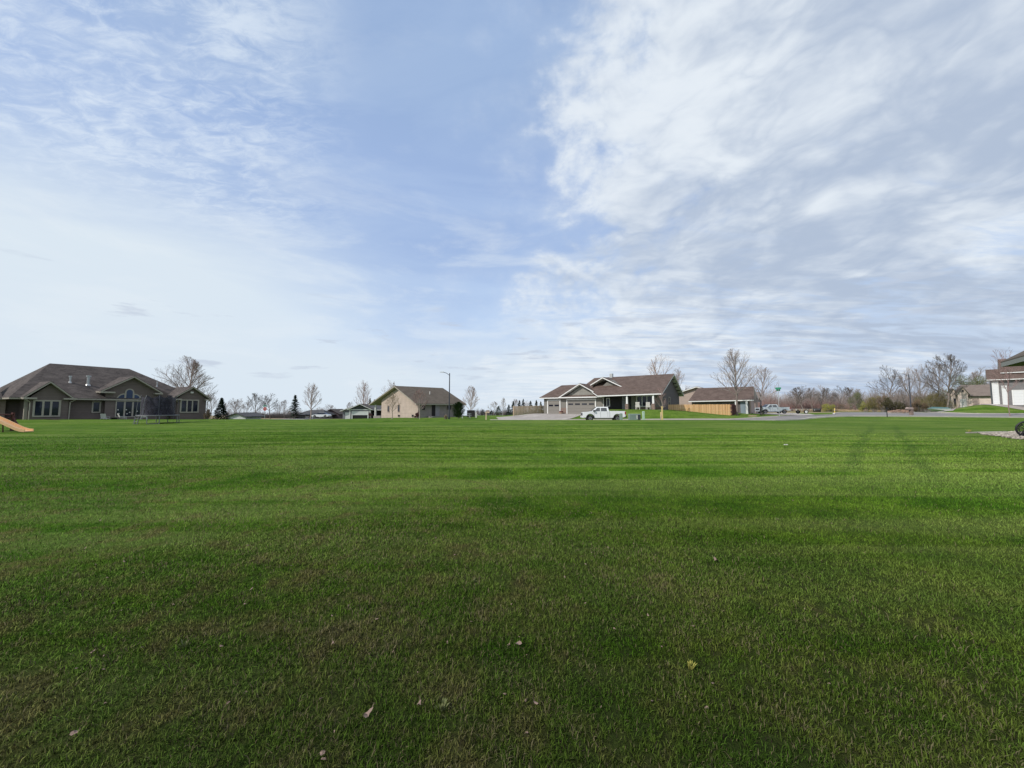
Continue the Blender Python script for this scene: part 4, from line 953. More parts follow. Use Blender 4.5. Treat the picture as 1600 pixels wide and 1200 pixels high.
# young staked tree kerbside stakes are separate things
for k, (px, hh) in enumerate(((1032.0, 1.25), (1034.3, 1.75))):
    root = thing('tree_stake', ['short yellow wooden stake left of the young tree trunk', 'tall yellow wooden stake at the right of the young tree trunk'][k], 'stake', G(px, 45.3 + (1 - k) * 2.4, -.02), 0, 'stakes of the young kerb tree')
    MB().box(-.05 - .03 * k, .05 + .03 * k, -.04, .04, 0, hh).build('stake', M['stake_yellow'], root)

# ------------------------------------------------------------------ yard things at house 1
root = thing('play_slide', 'peach plastic slide leaning from a dark red play set at the left edge', 'slide', (WX(49, 25), 25.0, 0), R(180 + 14))
pts = [(0, .08), (.22, .10), (.5, .2), (1.4, .72), (2.1, 1.1), (2.5, 1.2), (3.0, 1.2)]
sl_ = MB(); 
for i in range(len(pts) - 1):
    (x0, z0), (x1, z1) = pts[i], pts[i + 1]
    sl_.loft([(x0, -.27, z0 - .05), (x0, .27, z0 - .05), (x0, .27, z0), (x0, -.27, z0)], [(x1, -.27, z1 - .05), (x1, .27, z1 - .05), (x1, .27, z1), (x1, -.27, z1)])
for s in (-1, 1):
    for i in range(len(pts) - 1):
        (x0, z0), (x1, z1) = pts[i], pts[i + 1]
        sl_.loft([(x0, s * .27, z0 - .05), (x0, s * .31, z0 - .05), (x0, s * .31, z0 + .13), (x0, s * .27, z0 + .13)], [(x1, s * .27, z1 - .05), (x1, s * .31, z1 - .05), (x1, s * .31, z1 + .13), (x1, s * .27, z1 + .13)])
sl_.build('chute', M['slide'], root)
for s in (-1, 1): MB().tube((1.6, s * .24, .82), (1.6, s * .3, 0), .03).build('leg', M['red_wood'], root)
root = thing('play_set', 'dark red timber play set frame cut by the left edge behind the slide', 'play set', (WX(49, 25) - 3.2, 25.6, 0))
for x_ in (-1.6, 0):
    for y_ in (-.6, .9): MB().box(x_ - .06, x_ + .06, y_ - .06, y_ + .06, 0, 2.6 if x_ < 0 else 1.3).build('post', M['red_wood'], root)
MB().box(-1.6, .06, -.6, .9, 1.12, 1.2).build('platform', M['red_wood'], root)
MB().tube((0, -.6, .95), (.75, -.6, .02), .05).tube((0, .9, .95), (.75, .9, .02), .05).box(-1.6, 0, -.66, -.60, .3, .42).build('brace', M['red_wood'], root)
# trampoline
tx, ty = WX(248, 38.2), 38.2
root = thing('trampoline', 'round trampoline with black safety net in front of the right bay', 'trampoline', (tx, ty, 0)); TR = 1.62
MB().torus((0, 0, .88), TR, .045, ax='z', N=40, n=8).build('frame', M['tube_dark'], root, smooth=True)
MB().tube((0, 0, .86), (0, 0, .875), TR * .97, TR * .97, 36).build('mat', M['net'], root)
for k in range(4):
    a = k * math.pi / 2 + .55; p = [(TR * math.cos(a + o_), TR * math.sin(a + o_)) for o_ in (-.28, .28)]
    MB().path([(p[0][0], p[0][1], .86), (p[0][0] * 1.02, p[0][1] * 1.02, .05), (p[1][0] * 1.02, p[1][1] * 1.02, .05), (p[1][0], p[1][1], .86)], .035).build('leg', M['tube_dark'], root)
nt = MB(); N = 72; prev = None; rnd = random.Random(5)
cols_ = []
for i in range(N + 1):
    a = 2 * math.pi * i / N; ph = (i % 9) / 9.0; sag = math.sin(ph * math.pi)
    cols_.append([(math.cos(a) * (TR * .80 - .10 * sag * j / 6), math.sin(a) * (TR * .80 - .10 * sag * j / 6), .90 + (2.05 - .28 * sag + .02 * math.sin(i * 1.7)) * j / 6 - .0) for j in range(7)])
def net_mat():
    m, T, b = newmat('netting'); ge = T.new('ShaderNodeTexCoord').outputs['Object']
    n = T.noise(T.vscale(ge, 2, 2, 1), 1.1, 4, .6, 1.0)
    T.put(b.inputs['Base Color'], T.mix(T.mapr(n, .35, .65), (.012, .011, .02), (.045, .042, .062))); b.inputs['Roughness'].default_value = .9
    T.put(b.inputs['Alpha'], T.mapr(n, .35, .7, .72, .93)); return m
M['netting'] = net_mat()
for i in range(N):
    for j in range(6): nt.add([cols_[i][j], cols_[i + 1][j], cols_[i + 1][j + 1], cols_[i][j + 1]], [(0, 1, 2, 3)])
nt.build('net', M['netting'], root, recalc=False)
for k in range(8):
    a = 2 * math.pi * k * 9 / N; c, s = math.cos(a), math.sin(a)
    MB().path([(c * TR * 1.0, s * TR * 1.0, .5), (c * TR * .96, s * TR * .96, 1.9), (c * TR * .90, s * TR * .90, 2.55), (c * TR * .80, s * TR * .80, 2.92)], .02).build('net_pole', M['tube_dark'] if k in (4, 5, 6) else M['pole_dark'], root)
root = thing('trampoline_ladder', 'small step ladder leaning on the trampoline frame', 'ladder', (tx - .55, ty - TR - .12, 0))
MB().tube((-.2, 0, 0), (-.17, .18, .95), .02).tube((.2, 0, 0), (.17, .18, .95), .02).tube((-.19, .06, .3), (.19, .06, .3), .018).tube((-.18, .12, .6), (.18, .12, .6), .018).build('rails', M['tube_dark'], root)
def patio_chair(label, x, y, z, rz):
    root = thing('patio_chair', label, 'chair', (x, y, z), rz, 'patio chairs below the arched window')
    MB().box(-.28, .28, -.3, .28, .36, .41).build('seat', M['plastic_white'], root)
    MB().loft([(-.27, .24, .41), (.27, .24, .41), (.27, .28, .41), (-.27, .28, .41)], [(-.26, .46, 1.0), (.26, .46, 1.0), (.26, .5, 1.0), (-.26, .5, 1.0)]).build('backrest', M['plastic_white'], root)
    for s in (-1, 1):
        MB().path([(s * .31, -.34, 0), (s * .31, -.28, .58), (s * .31, .34, .6)], .022).build('armrest', M['galv'], root)
        MB().tube((s * .29, .3, .4), (s * .3, .42, 0), .022).build('leg', M['galv'], root)
a1_ = R(64)
def L1(a, d): a = a * 1.045; return (-57.3 + a * math.cos(a1_) - d * math.sin(a1_), 44 + a * math.sin(a1_) + d * math.cos(a1_))
patio_chair('white-backed patio chair left of the arched window', *L1(5.6, -1.6), float(B(*L1(5.6, -1.6))), R(200))
patio_chair('pale patio chair below the left light of the arched window', *L1(7.3, -1.2), float(B(*L1(7.3, -1.2))), R(150))
patio_chair('white patio chair between the arched window and the trampoline', *L1(9.3, -1.5), float(B(*L1(9.3, -1.5))), R(215))
q = L1(6.5, -1.3); root = thing('fire_table', 'low dark patio table between the white chairs', 'table', (*q, float(B(*q))), R(64))
MB().tube((0, 0, .42), (0, 0, .48), .62, .62, 18).build('table_top', M['black'], root); MB().tube((0, 0, 0), (0, 0, .42), .35, .25, 12).build('base', M['black'], root)
sheet('patio', [L1(4.6, -2.3), L1(11.5, -2.3), L1(11.5, .8), L1(4.6, .8)], M['foundation'], .03)
sheet('flower_bed', [L1(1.0, -.7), L1(4.2, -.7), L1(4.2, -.02), L1(1.0, -.02)], M['dark'], .03)

# ------------------------------------------------------------------ trees
def tri_tube(V, F, p, q, r0, r1, n=3):
    d = q - p
    if d.length < 1e-5: return
    d.normalize(); u = d.orthogonal().normalized(); w = d.cross(u); b = len(V)
    for (c, r) in ((p, r0), (q, r1)):
        for i in range(n):
            a = 2 * math.pi * i / n; V.append(c + (u * math.cos(a) + w * math.sin(a)) * r)
    for i in range(n): j = (i + 1) % n; F.append((b + i, b + j, b + n + j, b + n + i))
def gen_tree(seed, h, w, trunk_h=.25, n1=12, n2=6, n3=5, n4=3, up=.55, lead=True, tw=.014, tr=None, spread=42, crook=.06, low=.16, shape=1.0):
    """bare deciduous tree: straight rising limbs that fork again and again up to an egg-shaped outline"""
    rnd = random.Random(seed); tr = tr or h * .016; segs = []; tips = []
    zlo = h * low; ph = rnd.uniform(0, 6.28)
    def env(p):      # < 1 inside the crown
        u = (p.z - zlo) / (h - zlo)
        if u >= 1: return 9.0
        u = max(u, .02); a = math.atan2(p.y, p.x)
        prof = w * (math.sin(math.pi * min(1, (u ** (.78 * shape)) * .95 + .05)) ** .60) * (1 + .10 * math.sin(2 * a + ph) + .07 * math.sin(3 * a + ph * 2 + p.z / h * 9))
        return math.hypot(p.x, p.y) / max(prof, .01)
    def reach(p, d, cap):
        L = 0.0; st = cap / 14
        while L < cap and env(p + d * (L + st)) < 1.0: L += st
        return L
    def limb(p, d, L, r, lev, ns):
        pts = [p]; dd = d.copy()
        for i in range(ns):
            dd = (dd + Vector((rnd.gauss(0, crook), rnd.gauss(0, crook), rnd.gauss(0, crook * .6) + up * .14 * (1 - dd.z)))).normalized(); pts.append(pts[-1] + dd * (L / ns))
        for i in range(ns): k_ = (1, 1, 1, .8, .62)[min(lev, 4)]; segs.append((pts[i], pts[i + 1], max(tw * k_, r * (1 - .72 * i / ns)), max(tw * .8 * k_, r * (1 - .72 * (i + 1) / ns)), lev))
        return pts
    def at(pts, t):
        t = min(t, .999) * (len(pts) - 1); k = int(t); return pts[k].lerp(pts[k + 1], t - k), (pts[k + 1] - pts[k]).normalized()
    def kid(dv, ang, az):
        u = dv.orthogonal().normalized(); v = dv.cross(u); return (dv * math.cos(ang) + (u * math.cos(az) + v * math.sin(az)) * math.sin(ang)).normalized()
    T0 = limb(Vector((0, 0, 0)), Vector((rnd.gauss(0, .015), rnd.gauss(0, .015), 1)).normalized(), h * (.93 if lead else .5), tr, 0, 9)
    def fork(pts, lev, L, r):
        n = (0, n2, n3, max(1, n4 - 1))[lev] if lev < 4 else 0
        for j in range(n):
            t = .18 + .80 * (j + rnd.random()) / n; p, d = at(pts, t); az = j * 2.4 + rnd.uniform(-.5, .5)
            d2 = (kid(d, R(rnd.uniform(20, 42)), az) + Vector((0, 0, up * .18))).normalized(); cap = L * rnd.uniform(.42, .66) * (1.15 - .5 * t); L2 = reach(p, d2, cap)
            if L2 < .05 * L: L2 = .10 * L
            b = limb(p, d2, L2, r * .42, lev + 1, 3 if lev == 1 else 2)
            if lev < 3: fork(b, lev + 1, L2, r * .42)
            else: tips.append(b[-1])
            if lev >= 2: tips.append(b[-1])
    for i in range(n1):
        f = i / max(1, n1 - 1); t = trunk_h / .93 + (.93 - trunk_h) * .92 * f ** 1.25; p, dv = at(T0, min(t, .96)); az = i * 2.399 + rnd.uniform(-.3, .3)
        ang = R(spread * (1.12 - .62 * f) * rnd.uniform(.85, 1.15)); d = kid(Vector((0, 0, 1)), ang, az)
        L = reach(p, d, h) * rnd.uniform(.84, .98)
        if L < .06 * h: L = .06 * h
        rr = tr * (.58 - .28 * f); b = limb(p, d, L, rr, 1, 6); fork(b, 1, L, rr)
    fork(T0[6:], 1, h * .30, tr * .35)
    TV, TF, CV, CF = [], [], [], []
    for p, q, r0, r1, lev in segs:
        if lev <= 1: tri_tube(TV, TF, p, q, r0, r1, 7 if lev == 0 else 4)
        else: tri_tube(CV, CF, p, q, r0, r1, 3)
    return (TV, TF), (CV, CF), tips
def mesh_of(name, V, F, mat):
    me = bpy.data.meshes.new(name); me.from_pydata([tuple(v) for v in V], [], F); me.materials.append(mat); return me
def obj_of(name, me, parent, loc=None):
    o = bpy.data.objects.new(name, me); scene.collection.objects.link(o); o.parent = parent
    if loc: o.location = loc
    return o
def leafcards(tips, per, size, spread, seed, flat=.6):
    rnd = random.Random(seed); V = []; F = []
    for t in tips:
        for _ in range(per):
            c = t + Vector((rnd.gauss(0, spread), rnd.gauss(0, spread), rnd.gauss(0, spread)))
            u = Vector((rnd.gauss(0, 1), rnd.gauss(0, 1), rnd.gauss(0, 1))).normalized() * size * rnd.uniform(.5, 1.2); v = Vector((rnd.gauss(0, 1), rnd.gauss(0, 1), rnd.gauss(0, 1))).normalized() * size * flat
            b = len(V); V += [c - u * .5, c + v * .5, c + u * .5]; F.append((b, b + 1, b + 2))
    return V, F
def tree(name, label, px, Y, top_px, half_px, seed, bark='bark', twig='twig_grey', group=None, leaves=None, sink=.05, base=None, loc=None, cat='tree', **kw):
    x, y, z = G(px, Y) if loc is None else loc
    w_ray = Y * math.cos(TILT); h = CAMH + (638 - top_px) / FOC * Y * 1.0 - z
    w = half_px / FOC * Y
    root = thing(name, label, cat, (x, y, z - sink), 0, group)
    (TV, TF), (CV, CF), tips = gen_tree(seed, h, w, **kw)
    obj_of('trunk', mesh_of('trunk', TV, TF, M[bark]), root); obj_of('crown', mesh_of('crown', CV, CF, M[twig]), root)
    if leaves:
        mat, per, size, spr, frac = leaves; rr = random.Random(seed); tp = [t for t in tips if rr.random() < frac]
        V, F = leafcards(tp, per, size, spr, seed); obj_of('leaves', mesh_of('leaves', V, F, M[mat]), root)
    return root
tree('maple_tree', 'large round bare maple behind the right bay of the brown house', 284, 70, 554, 39, 1, 'twig_pinkgrey', 'twig_pinkgrey', trunk_h=.12, n1=20, n2=9, n3=6, n4=4, up=.7, spread=52, tw=.016)
tree('bare_tree', 'bare vase-shaped tree between the black pine and the garage house', 485.5, 66, 595, 15, 2, 'twig_pinkgrey', 'twig_pinkgrey', trunk_h=.25, n1=14, n2=6, n3=5, n4=2, up=.8, spread=36)
tree('bare_tree', 'bare upright tree behind the garage house roof', 568.5, 114, 592, 16, 3, 'twig_pinkgrey', 'twig_pinkgrey', trunk_h=.15, n1=14, n2=6, n3=5, n4=2, up=.9, spread=32, tw=.018)
tree('bare_tree', 'bare tree rising behind the left slope of the tan house roof', 608, 92, 590, 14, 4, 'twig_pinkgrey', 'twig_pinkgrey', trunk_h=.2, n1=13, n2=6, n3=4, n4=2, up=.9, spread=32, tw=.018)
tree('bare_tree', 'slender bare yellowish tree in front of the sunlit tan gable', 613, 55.5, 611, 14.5, 5, 'bark_pale', 'twig_yellow', trunk_h=.28, n1=13, n2=5, n3=4, n4=2, up=.7, spread=40, tr=.07, tw=.011)
tree('bare_tree', 'slender reddish bare tree in front of the tan house porch', 656, 55, 604, 15, 6, 'bark_pale', 'twig_red', trunk_h=.26, n1=13, n2=6, n3=5, n4=2, up=.7, spread=40, tr=.075, tw=.011)
tree('bare_tree', 'pale bare oval tree right of the lamp and arborvitae', 734.5, 68, 601, 14.5, 7, 'bark_pale', 'twig_pinkgrey', trunk_h=.16, n1=15, n2=6, n3=5, n4=2, up=.85, spread=36, tw=.014)
tree('bare_tree', 'small spreading bare tree behind the driveway mailbox', 771, 96, 626, 10, 8, 'twig_grey', 'twig_grey', trunk_h=.25, n1=10, n2=5, n3=4, n4=2, spread=52, tw=.018)
tree('bare_tree', 'small narrow bare tree right of the mailbox', 786, 90, 620, 6, 9, 'twig_grey', 'twig_grey', trunk_h=.2, n1=9, n2=5, n3=4, n4=2, up=.9, spread=30, tw=.016)
tree('bare_tree', 'wide bare tree behind the right end of the brown ranch roof', 1036, 86, 550, 31, 10, 'twig_pinkgrey', 'twig_pinkgrey', trunk_h=.14, n1=14, n2=6, n3=4, n4=2, up=.8, spread=44, tw=.019)
tree('bare_tree', 'smaller bare tree right of the brown ranch gable', 1060, 90, 572, 17, 11, 'twig_grey', 'twig_grey', trunk_h=.2, n1=12, n2=6, n3=4, n4=2, up=.8, spread=40, tw=.019)
tree('bare_tree', 'big round bare tree at the right end of the cedar fence', 1151.5, 58.8, 541, 35, 12, 'bark', 'twig_grey', trunk_h=.27, n1=17, n2=8, n3=5, n4=3, up=.65, spread=46, tw=.0125, tr=.15)
tree('bare_tree', 'bare tree beside the silver white pickup cab', 1188, 70, 568, 27, 13, 'twig_grey', 'twig_grey', trunk_h=.2, n1=14, n2=6, n3=5, n4=2, up=.7, spread=44, tw=.013)
tree('young_tree', 'thin young kerb tree with a few dark red leaves by the yellow stakes', 1031.5, 46.5, 603, 13, 14, 'bark_pale', 'twig_red', trunk_h=.35, n1=8, n2=5, n3=3, n4=1, up=.6, spread=42, tr=.055, tw=.012, leaves=('leaf_maroon', 1, .05, .06, .25))
tree('young_tree', 'reddish bare tree in front of the grey stone-faced house', 1576.5, 61, 533, 24, 15, 'twig_red', 'twig_red', trunk_h=.3, n1=15, n2=6, n3=5, n4=3, up=.7, spread=40, tr=.06, tw=.012)
# far row on the left: each a tree of its own, sharing a few crown meshes
FAR = []
for s in range(6):
    (TV, TF), (CV, CF), _ = gen_tree(50 + s, 10, 3.9, trunk_h=.3 if s % 2 else .2, n1=13, n2=7, n3=5, n4=3, up=.6, spread=46, tw=.019, crook=.09, tr=.14)
    FAR.append((mesh_of('trunk', TV, TF, M['bark']), mesh_of('crown', CV, CF, M['twig_grey']), mesh_of('crown', CV, CF, M['twig_dark'])))
def far_tree(label, px, Y, top_px, k, wmul=1.0, dark=False, group='far bare trees', name='bare_tree'):
    x, y, z = G(px, Y); h = CAMH + (638 - top_px) / FOC * Y - z; s = h / 10.0
    root = thing(name, label, 'tree', (x, y, z - .1), k * 1.3, group)
    a = obj_of('trunk', FAR[k % 6][0], root); b = obj_of('crown', FAR[k % 6][2 if dark else 1], root)
    for o in (a, b): o.scale = (s * wmul, s * wmul, s)
for i, (px, Y, tp, wm, lb) in enumerate([(330, 118, 614, .9, 'faint bare tree between the brown house and the blue spruce'), (366, 128, 620, .9, 'bare tree just above the white shed'), (375.5, 130, 620, .7, 'second bare tree above the white shed, right of the first'),
        (388, 122, 625, .8, 'small bare tree left of the tall dark bare pair'), (400, 112, 612, 1.1, 'tall bare tree left of the stop sign'), (423, 112, 613, 1.15, 'tall round bare tree right of the stop sign'),
        (445, 128, 623, .7, 'thin bare tree between the stop sign and the black pine'), (497, 140, 634, 1.2, 'low reddish bare tree above the lilac house'), (513, 150, 630, 1.5, 'low wide bare tree above the purple barn'), (549, 140, 626, .8, 'thin bare tree left of the garage house'), (355, 140, 628, .9, 'bare tree half hidden by the blue spruce'),
        (433, 150, 630, .9, 'short bare tree behind the tall round one'), (805, 112, 622, .8, 'bare twiggy tree above the weathered fence left end'), (823, 118, 624, .8, 'bare twiggy tree above the weathered fence middle')]):
    far_tree(lb, px, Y, tp, i, wm, dark=i in (4, 5))
# tree belt on the right
for i, (px, Y, tp, wm, dk, lb) in enumerate([(1242, 165, 608, 1.5, 0, 'bare wood tree just right of the street name sign'), (1256, 160, 601, 1.4, 1, 'big spreading bare tree at the left of the wood edge'), (1270, 158, 604, 1.0, 0, 'bare tree between the spreading tree and the yellow bush'), (1281, 162, 600, .9, 0, 'narrow bare tree above the trailer ramp'),
        (1291, 158, 604, .9, 1, 'dark bare tree above the yellow bush'), (1301, 165, 607, .9, 0, 'pale bare tree right of the dark one over the yellow bush'), (1314, 155, 600, 1.15, 1, 'rounded dark bare tree at the middle of the wood edge'), (1330, 160, 603, .9, 0, 'bare tree left of the greening tree'),
        (1340, 160, 606, 1.1, 0, 'bare crown behind the small greening tree'), (1387, 108, 568, .75, 1, 'tall dark forked bare tree above the olive bushes'), (1408, 120, 606, .8, 0, 'low bare tree left of the right street lamp'), (1428, 112, 568, .65, 0, 'tall pale bare tree just right of the right street lamp'), (1444, 116, 565, .65, 0, 'bare tree between the pale one and the big fan-shaped one'),
        (1460, 116, 560, .6, 0, 'narrow bare tree left of the big fan-shaped one'), (1478, 108, 549, .95, 1, 'biggest fan-shaped dark bare tree left of the pinkish house'), (1541, 150, 571, .9, 0, 'bare tree behind the pinkish house roof'), (1531, 156, 578, .8, 0, 'smaller bare tree left of the one behind the pinkish roof')]):
    far_tree(lb, px, Y, tp, i + 2, wm, dark=bool(dk), group='bare trees of the right tree belt')

def conifer(name, label, px, Y, top_px, half_px, seed, mat='needle', n=1400, group=None, base=None, columnar=False, open_=0.0, cat='tree'):
    x, y, z = G(px, Y); h = CAMH + (638 - top_px) / FOC * Y - z; w = half_px / FOC * Y; rnd = random.Random(seed)
    root = thing(name, label, cat, (x, y, z - .05), 0, group)
    MB().tube((0, 0, 0), (0, 0, h * .92), h * .022, .02, 7).build('trunk', M['bark'], root)
    V, F = [], []; nb = int(n / 14)
    for b in range(nb):
        t = (b + rnd.random()) / nb; zz = h * (.04 + .95 * t); az = rnd.uniform(0, 6.28)
        if columnar: L = w * (1 - max(0, (t - .45) / .55) ** 1.7) * (.78 + .22 * min(1, t * 5)) * rnd.uniform(.85, 1.08)
        else: L = w * (1 - t) ** .9 * (rnd.uniform(.72, 1.12)) + .06
        if open_ and rnd.random() < open_: L *= rnd.uniform(.25, .6)
        dv = Vector((math.cos(az), math.sin(az), .75 if columnar else -.12 - .25 * (1 - t)))
        for k in range(14):
            f = rnd.uniform(.15, 1) ** .7; c = Vector((0, 0, zz)) + Vector((dv.x * L * f, dv.y * L * f, dv.z * L * f * .8 + rnd.uniform(-.04, .04) * h * .3))
            sz = .10 * w + .035 * h; sz *= rnd.uniform(.6, 1.2)
            u = Vector((dv.x, dv.y, (.9 if columnar else -.25))).normalized() * sz; v = Vector((-dv.y, dv.x, rnd.uniform(-.3, .3))).normalized() * sz * .42
            q = len(V); V += [c - u * .5 - v * .6, c - u * .5 + v * .6, c + u * .7]; F.append((q, q + 1, q + 2))
    obj_of('crown', mesh_of('crown', V, F, M[mat]), root); return root
conifer('spruce_tree', 'dark blue-green spruce beside the white shed', 346, 60, 621, 13, 21, 'needle', 6500)
conifer('pine_tree', 'black open-branched pine left of the bare vase-shaped tree', 461, 112, 617, 15, 22, 'needle', 3200, open_=.45)
conifer('arborvitae', 'rounded dense green arborvitae at the right end of the tan house', 716.5, 56.5, 627.5, 10.5, 23, 'needle_mid', 5200, columnar=True, cat='shrub')
for i, (px, Y, tp, hw, mt, lb) in enumerate([(578, 120, 622, 5, 'needle', 'dark conifer behind the garage house roof, left of two'), (585, 120, 624, 5, 'needle', 'dark conifer behind the garage house roof, right of two'), (754.5, 110, 639, 3.5, 'needle_blue', 'tiny dark conifer left of the driveway mailbox'),
        (779, 92, 634, 6, 'needle_mid', 'dark bushy conifer just right of the driveway mailbox'), (768, 120, 641, 5, 'needle', 'low dark conifer behind the driveway mailbox'), (795, 100, 632, 5, 'needle_blue', 'conifer left of the pair before the weathered fence'), (802, 96, 628.5, 5.5, 'needle', 'pointed dark conifer at the left end of the weathered fence'),
        (794, 80, 642, 5, 'needle_blue', 'short dark conifer low beside the weathered fence'), (811.5, 96, 627, 5, 'needle', 'dark conifer above the left end of the weathered fence'), (817.5, 97, 625, 4.5, 'needle_blue', 'tallest dark conifer above the weathered fence'), (829, 100, 628, 6, 'needle', 'bushy dark conifer above the middle of the weathered fence'), (838, 102, 627, 5, 'needle', 'dark conifer above the right of the weathered fence'), (845, 104, 629, 4.5, 'needle_mid', 'dark conifer nearest the brown garage')]):
    conifer('conifer_tree', lb, px, Y, tp - (2 if 800 < px < 850 else 0), hw * 1.6, 30 + i, mt, 2600, 'dark conifers behind the weathered fence and mailbox' if i > 1 else 'dark conifers behind the garage house')
conifer('young_spruce', 'knee-high young spruce before the left half of the cedar fence', 1076.5, 55, 636.5, 4, 60, 'needle', 900, open_=.3)
conifer('young_spruce', 'small dark young spruce in front of the silver white pickup', 1189.5, 58.5, 633, 6.5, 61, 'needle', 2000, open_=.2)

# leafy masses: bushes with stems and loose leaf clumps
def bush(name, label, px, Y, top_px, half_px, seed, mat, n=3500, stem='twig_grey', group=None, leaf=.16, lumps=14, deep=.7, cat='bush', z=None):
    x, y, zz = G(px, Y); h = CAMH + (638 - top_px) / FOC * Y - zz; w = half_px / FOC * Y; rnd = random.Random(seed)
    root = thing(name, label, cat, (x, y, zz - .05), 0, group); V, F = [], []; SV, SF = [], []
    for k in range(lumps):
        a = rnd.uniform(0, 6.28); rr = math.sqrt(rnd.random()) * .72; ch = rnd.uniform(.25, .82) * (1 - .35 * rr)
        c = Vector((math.cos(a) * rr * w, math.sin(a) * rr * w * deep, ch * h)); rad = Vector((w * rnd.uniform(.20, .36), w * .28, h * rnd.uniform(.12, .24)))
        tri_tube(SV, SF, Vector((c.x * .25, c.y * .25, 0)), c, .05, .02, 4)
        for _ in range(6): tri_tube(SV, SF, c * .7, c + Vector((rnd.gauss(0, rad.x), rnd.gauss(0, rad.y), rnd.gauss(.2, 1) * rad.z)), .025, .012, 3)
        for _ in range(int(n * 1.5) // lumps):
            d = Vector((rnd.gauss(0, 1), rnd.gauss(0, 1), rnd.gauss(0, 1))).normalized() * rnd.uniform(.3, 1.12) ** .6
            p = c + Vector((d.x * rad.x, d.y * rad.y, d.z * rad.z)); p.z = max(.05, p.z)
            u = Vector((rnd.gauss(0, 1), rnd.gauss(0, 1), rnd.gauss(0, 1))).normalized() * leaf * 1.9 * rnd.uniform(.5, 1.2); v = Vector((rnd.gauss(0, 1), rnd.gauss(0, 1), rnd.gauss(0, 1))).normalized() * leaf * 1.1
            q = len(V); V += [p - u * .5, p + v * .5, p + u * .5]; F.append((q, q + 1, q + 2))
    obj_of('stems', mesh_of('stems', SV, SF, M[stem]), root); obj_of('foliage', mesh_of('foliage', V, F, M[mat]), root)
bush('bush', 'bright yellow-green bush at the foot of the wood edge', 1294, 135, 627, 12, 70, 'leaf_yellow', 3000)
bush('bush', 'brownish low thicket right of the yellow bush', 1313, 140, 629, 12, 71, 'leaf_brown', 1600)
bush('greening_tree', 'young tree with thin green leaves right of the rounded dark bare tree', 1338, 138, 608, 13, 72, 'leaf_green', 1900, cat='tree', leaf=.2)
bush('greening_tree', 'yellow-olive willow-like tree left of the tall forked bare tree', 1366, 118, 612, 13, 73, 'leaf_olive', 4200, cat='tree', leaf=.16)
bush('greening_tree', 'faint olive tree between the greening tree and the willow-like tree', 1352, 150, 618, 12, 74, 'leaf_green', 1700, cat='tree', leaf=.2)
bush('bush', 'yellow-green shrub beside the willow-like tree', 1352, 128, 624, 9, 88, 'leaf_yellow', 1800)
bush('bush', 'tan-brown brushy shrub right of the willow-like tree', 1380, 116, 612, 10, 89, 'leaf_brown', 2200)
bush('bush', 'dark olive juniper mass under the tall forked bare tree', 1396, 100, 616, 17, 75, 'leaf_dark', 6000)
bush('greening_tree', 'olive brown budding tree behind the right street lamp', 1448, 112, 606, 20, 76, 'leaf_olive', 3600, cat='tree', leaf=.15)
bush('greening_tree', 'olive budding tree under the biggest fan-shaped bare tree', 1472, 114, 598, 17, 77, 'leaf_olive', 3400, cat='tree', leaf=.15)
bush('greening_tree', 'broad mid green tree behind the left of the pinkish house', 1501, 140, 577, 27, 78, 'leaf_green', 7500, cat='tree', leaf=.22)
bush('greening_tree', 'green tree behind the right of the pinkish house roof', 1530, 138, 578, 22, 79, 'leaf_green', 5600, cat='tree', leaf=.22)
bush('bush', 'dark reddish brown thicket right of the right street lamp', 1436, 104, 622, 13, 80, 'leaf_brown', 3200, stem='twig_dark')
bush('bush', 'olive tangle left of the pinkish house', 1465, 114, 608, 16, 81, 'leaf_olive', 3600)
bush('bush', 'dark rounded shrub at the right corner of the brown house', 325, 57, 636, 6.5, 82, 'leaf_brown', 1500, leaf=.09)
bush('bush', 'dark red barberry shrub at the tan house corner', 653, 60.5, 640.5, 6, 83, 'leaf_maroon', 1800, leaf=.07, lumps=8)
bush('bush', 'mauve rounded shrub at the garage house porch', 578.5, 66, 643, 4, 84, 'leaf_maroon', 900, leaf=.07, lumps=7)
bush('bush', 'brown ornamental grass clump left of the lamp foot', 697, 55, 647, 3.5, 85, 'reed', 900, leaf=.10, lumps=7)
bush('bush', 'dark leafless shrub by the brick wall behind the slide', 18, 43.5, 650, 8, 86, 'leaf_maroon', 900, leaf=.07, lumps=8, stem='twig_dark')
bush('bush', 'sparse perennials in the dark bed under the triple window', 85, 43.2, 655, 10, 87, 'leaf_brown', 400, leaf=.07, lumps=9)
def mass(name, n, x0, y0, x1, y1, depth, h0, h1, rad, mat, seed, label, cards=None):
    """a mass nobody could count: upright brush along a line"""
    rnd = random.Random(seed); V, F = [], []
    for i in range(n):
        t = rnd.random(); x = x0 + (x1 - x0) * t + rnd.uniform(-1, 1); y = y0 + (y1 - y0) * t + rnd.uniform(0, depth); z = float(B(x, y))
        hh = rnd.uniform(h0, h1) * (.75 + .25 * math.sin(t * 23) * math.sin(t * 9 + 1)); p = Vector((x, y, z - .1)); lean = Vector((rnd.gauss(0, .14), rnd.gauss(0, .14), 1))
        q = p + lean * hh * .5; r = q + Vector((rnd.gauss(0, .2), rnd.gauss(0, .2), 1)) * hh * .5
        tri_tube(V, F, p, q, rad, rad * .8); tri_tube(V, F, q, r, rad * .8, rad * .3)
        for _ in range(3):
            c = p.lerp(q, rnd.uniform(.3, 1)); tri_tube(V, F, c, c + Vector((rnd.gauss(0, .5), rnd.gauss(0, .5), rnd.uniform(.5, 1.4))) * hh * .28, rad * .5, rad * .25)
    me = mesh_of(name, V, F, M[mat]); o = bpy.data.objects.new(name, me); scene.collection.objects.link(o); tag(o, label=label, cat='brush', kind='stuff')
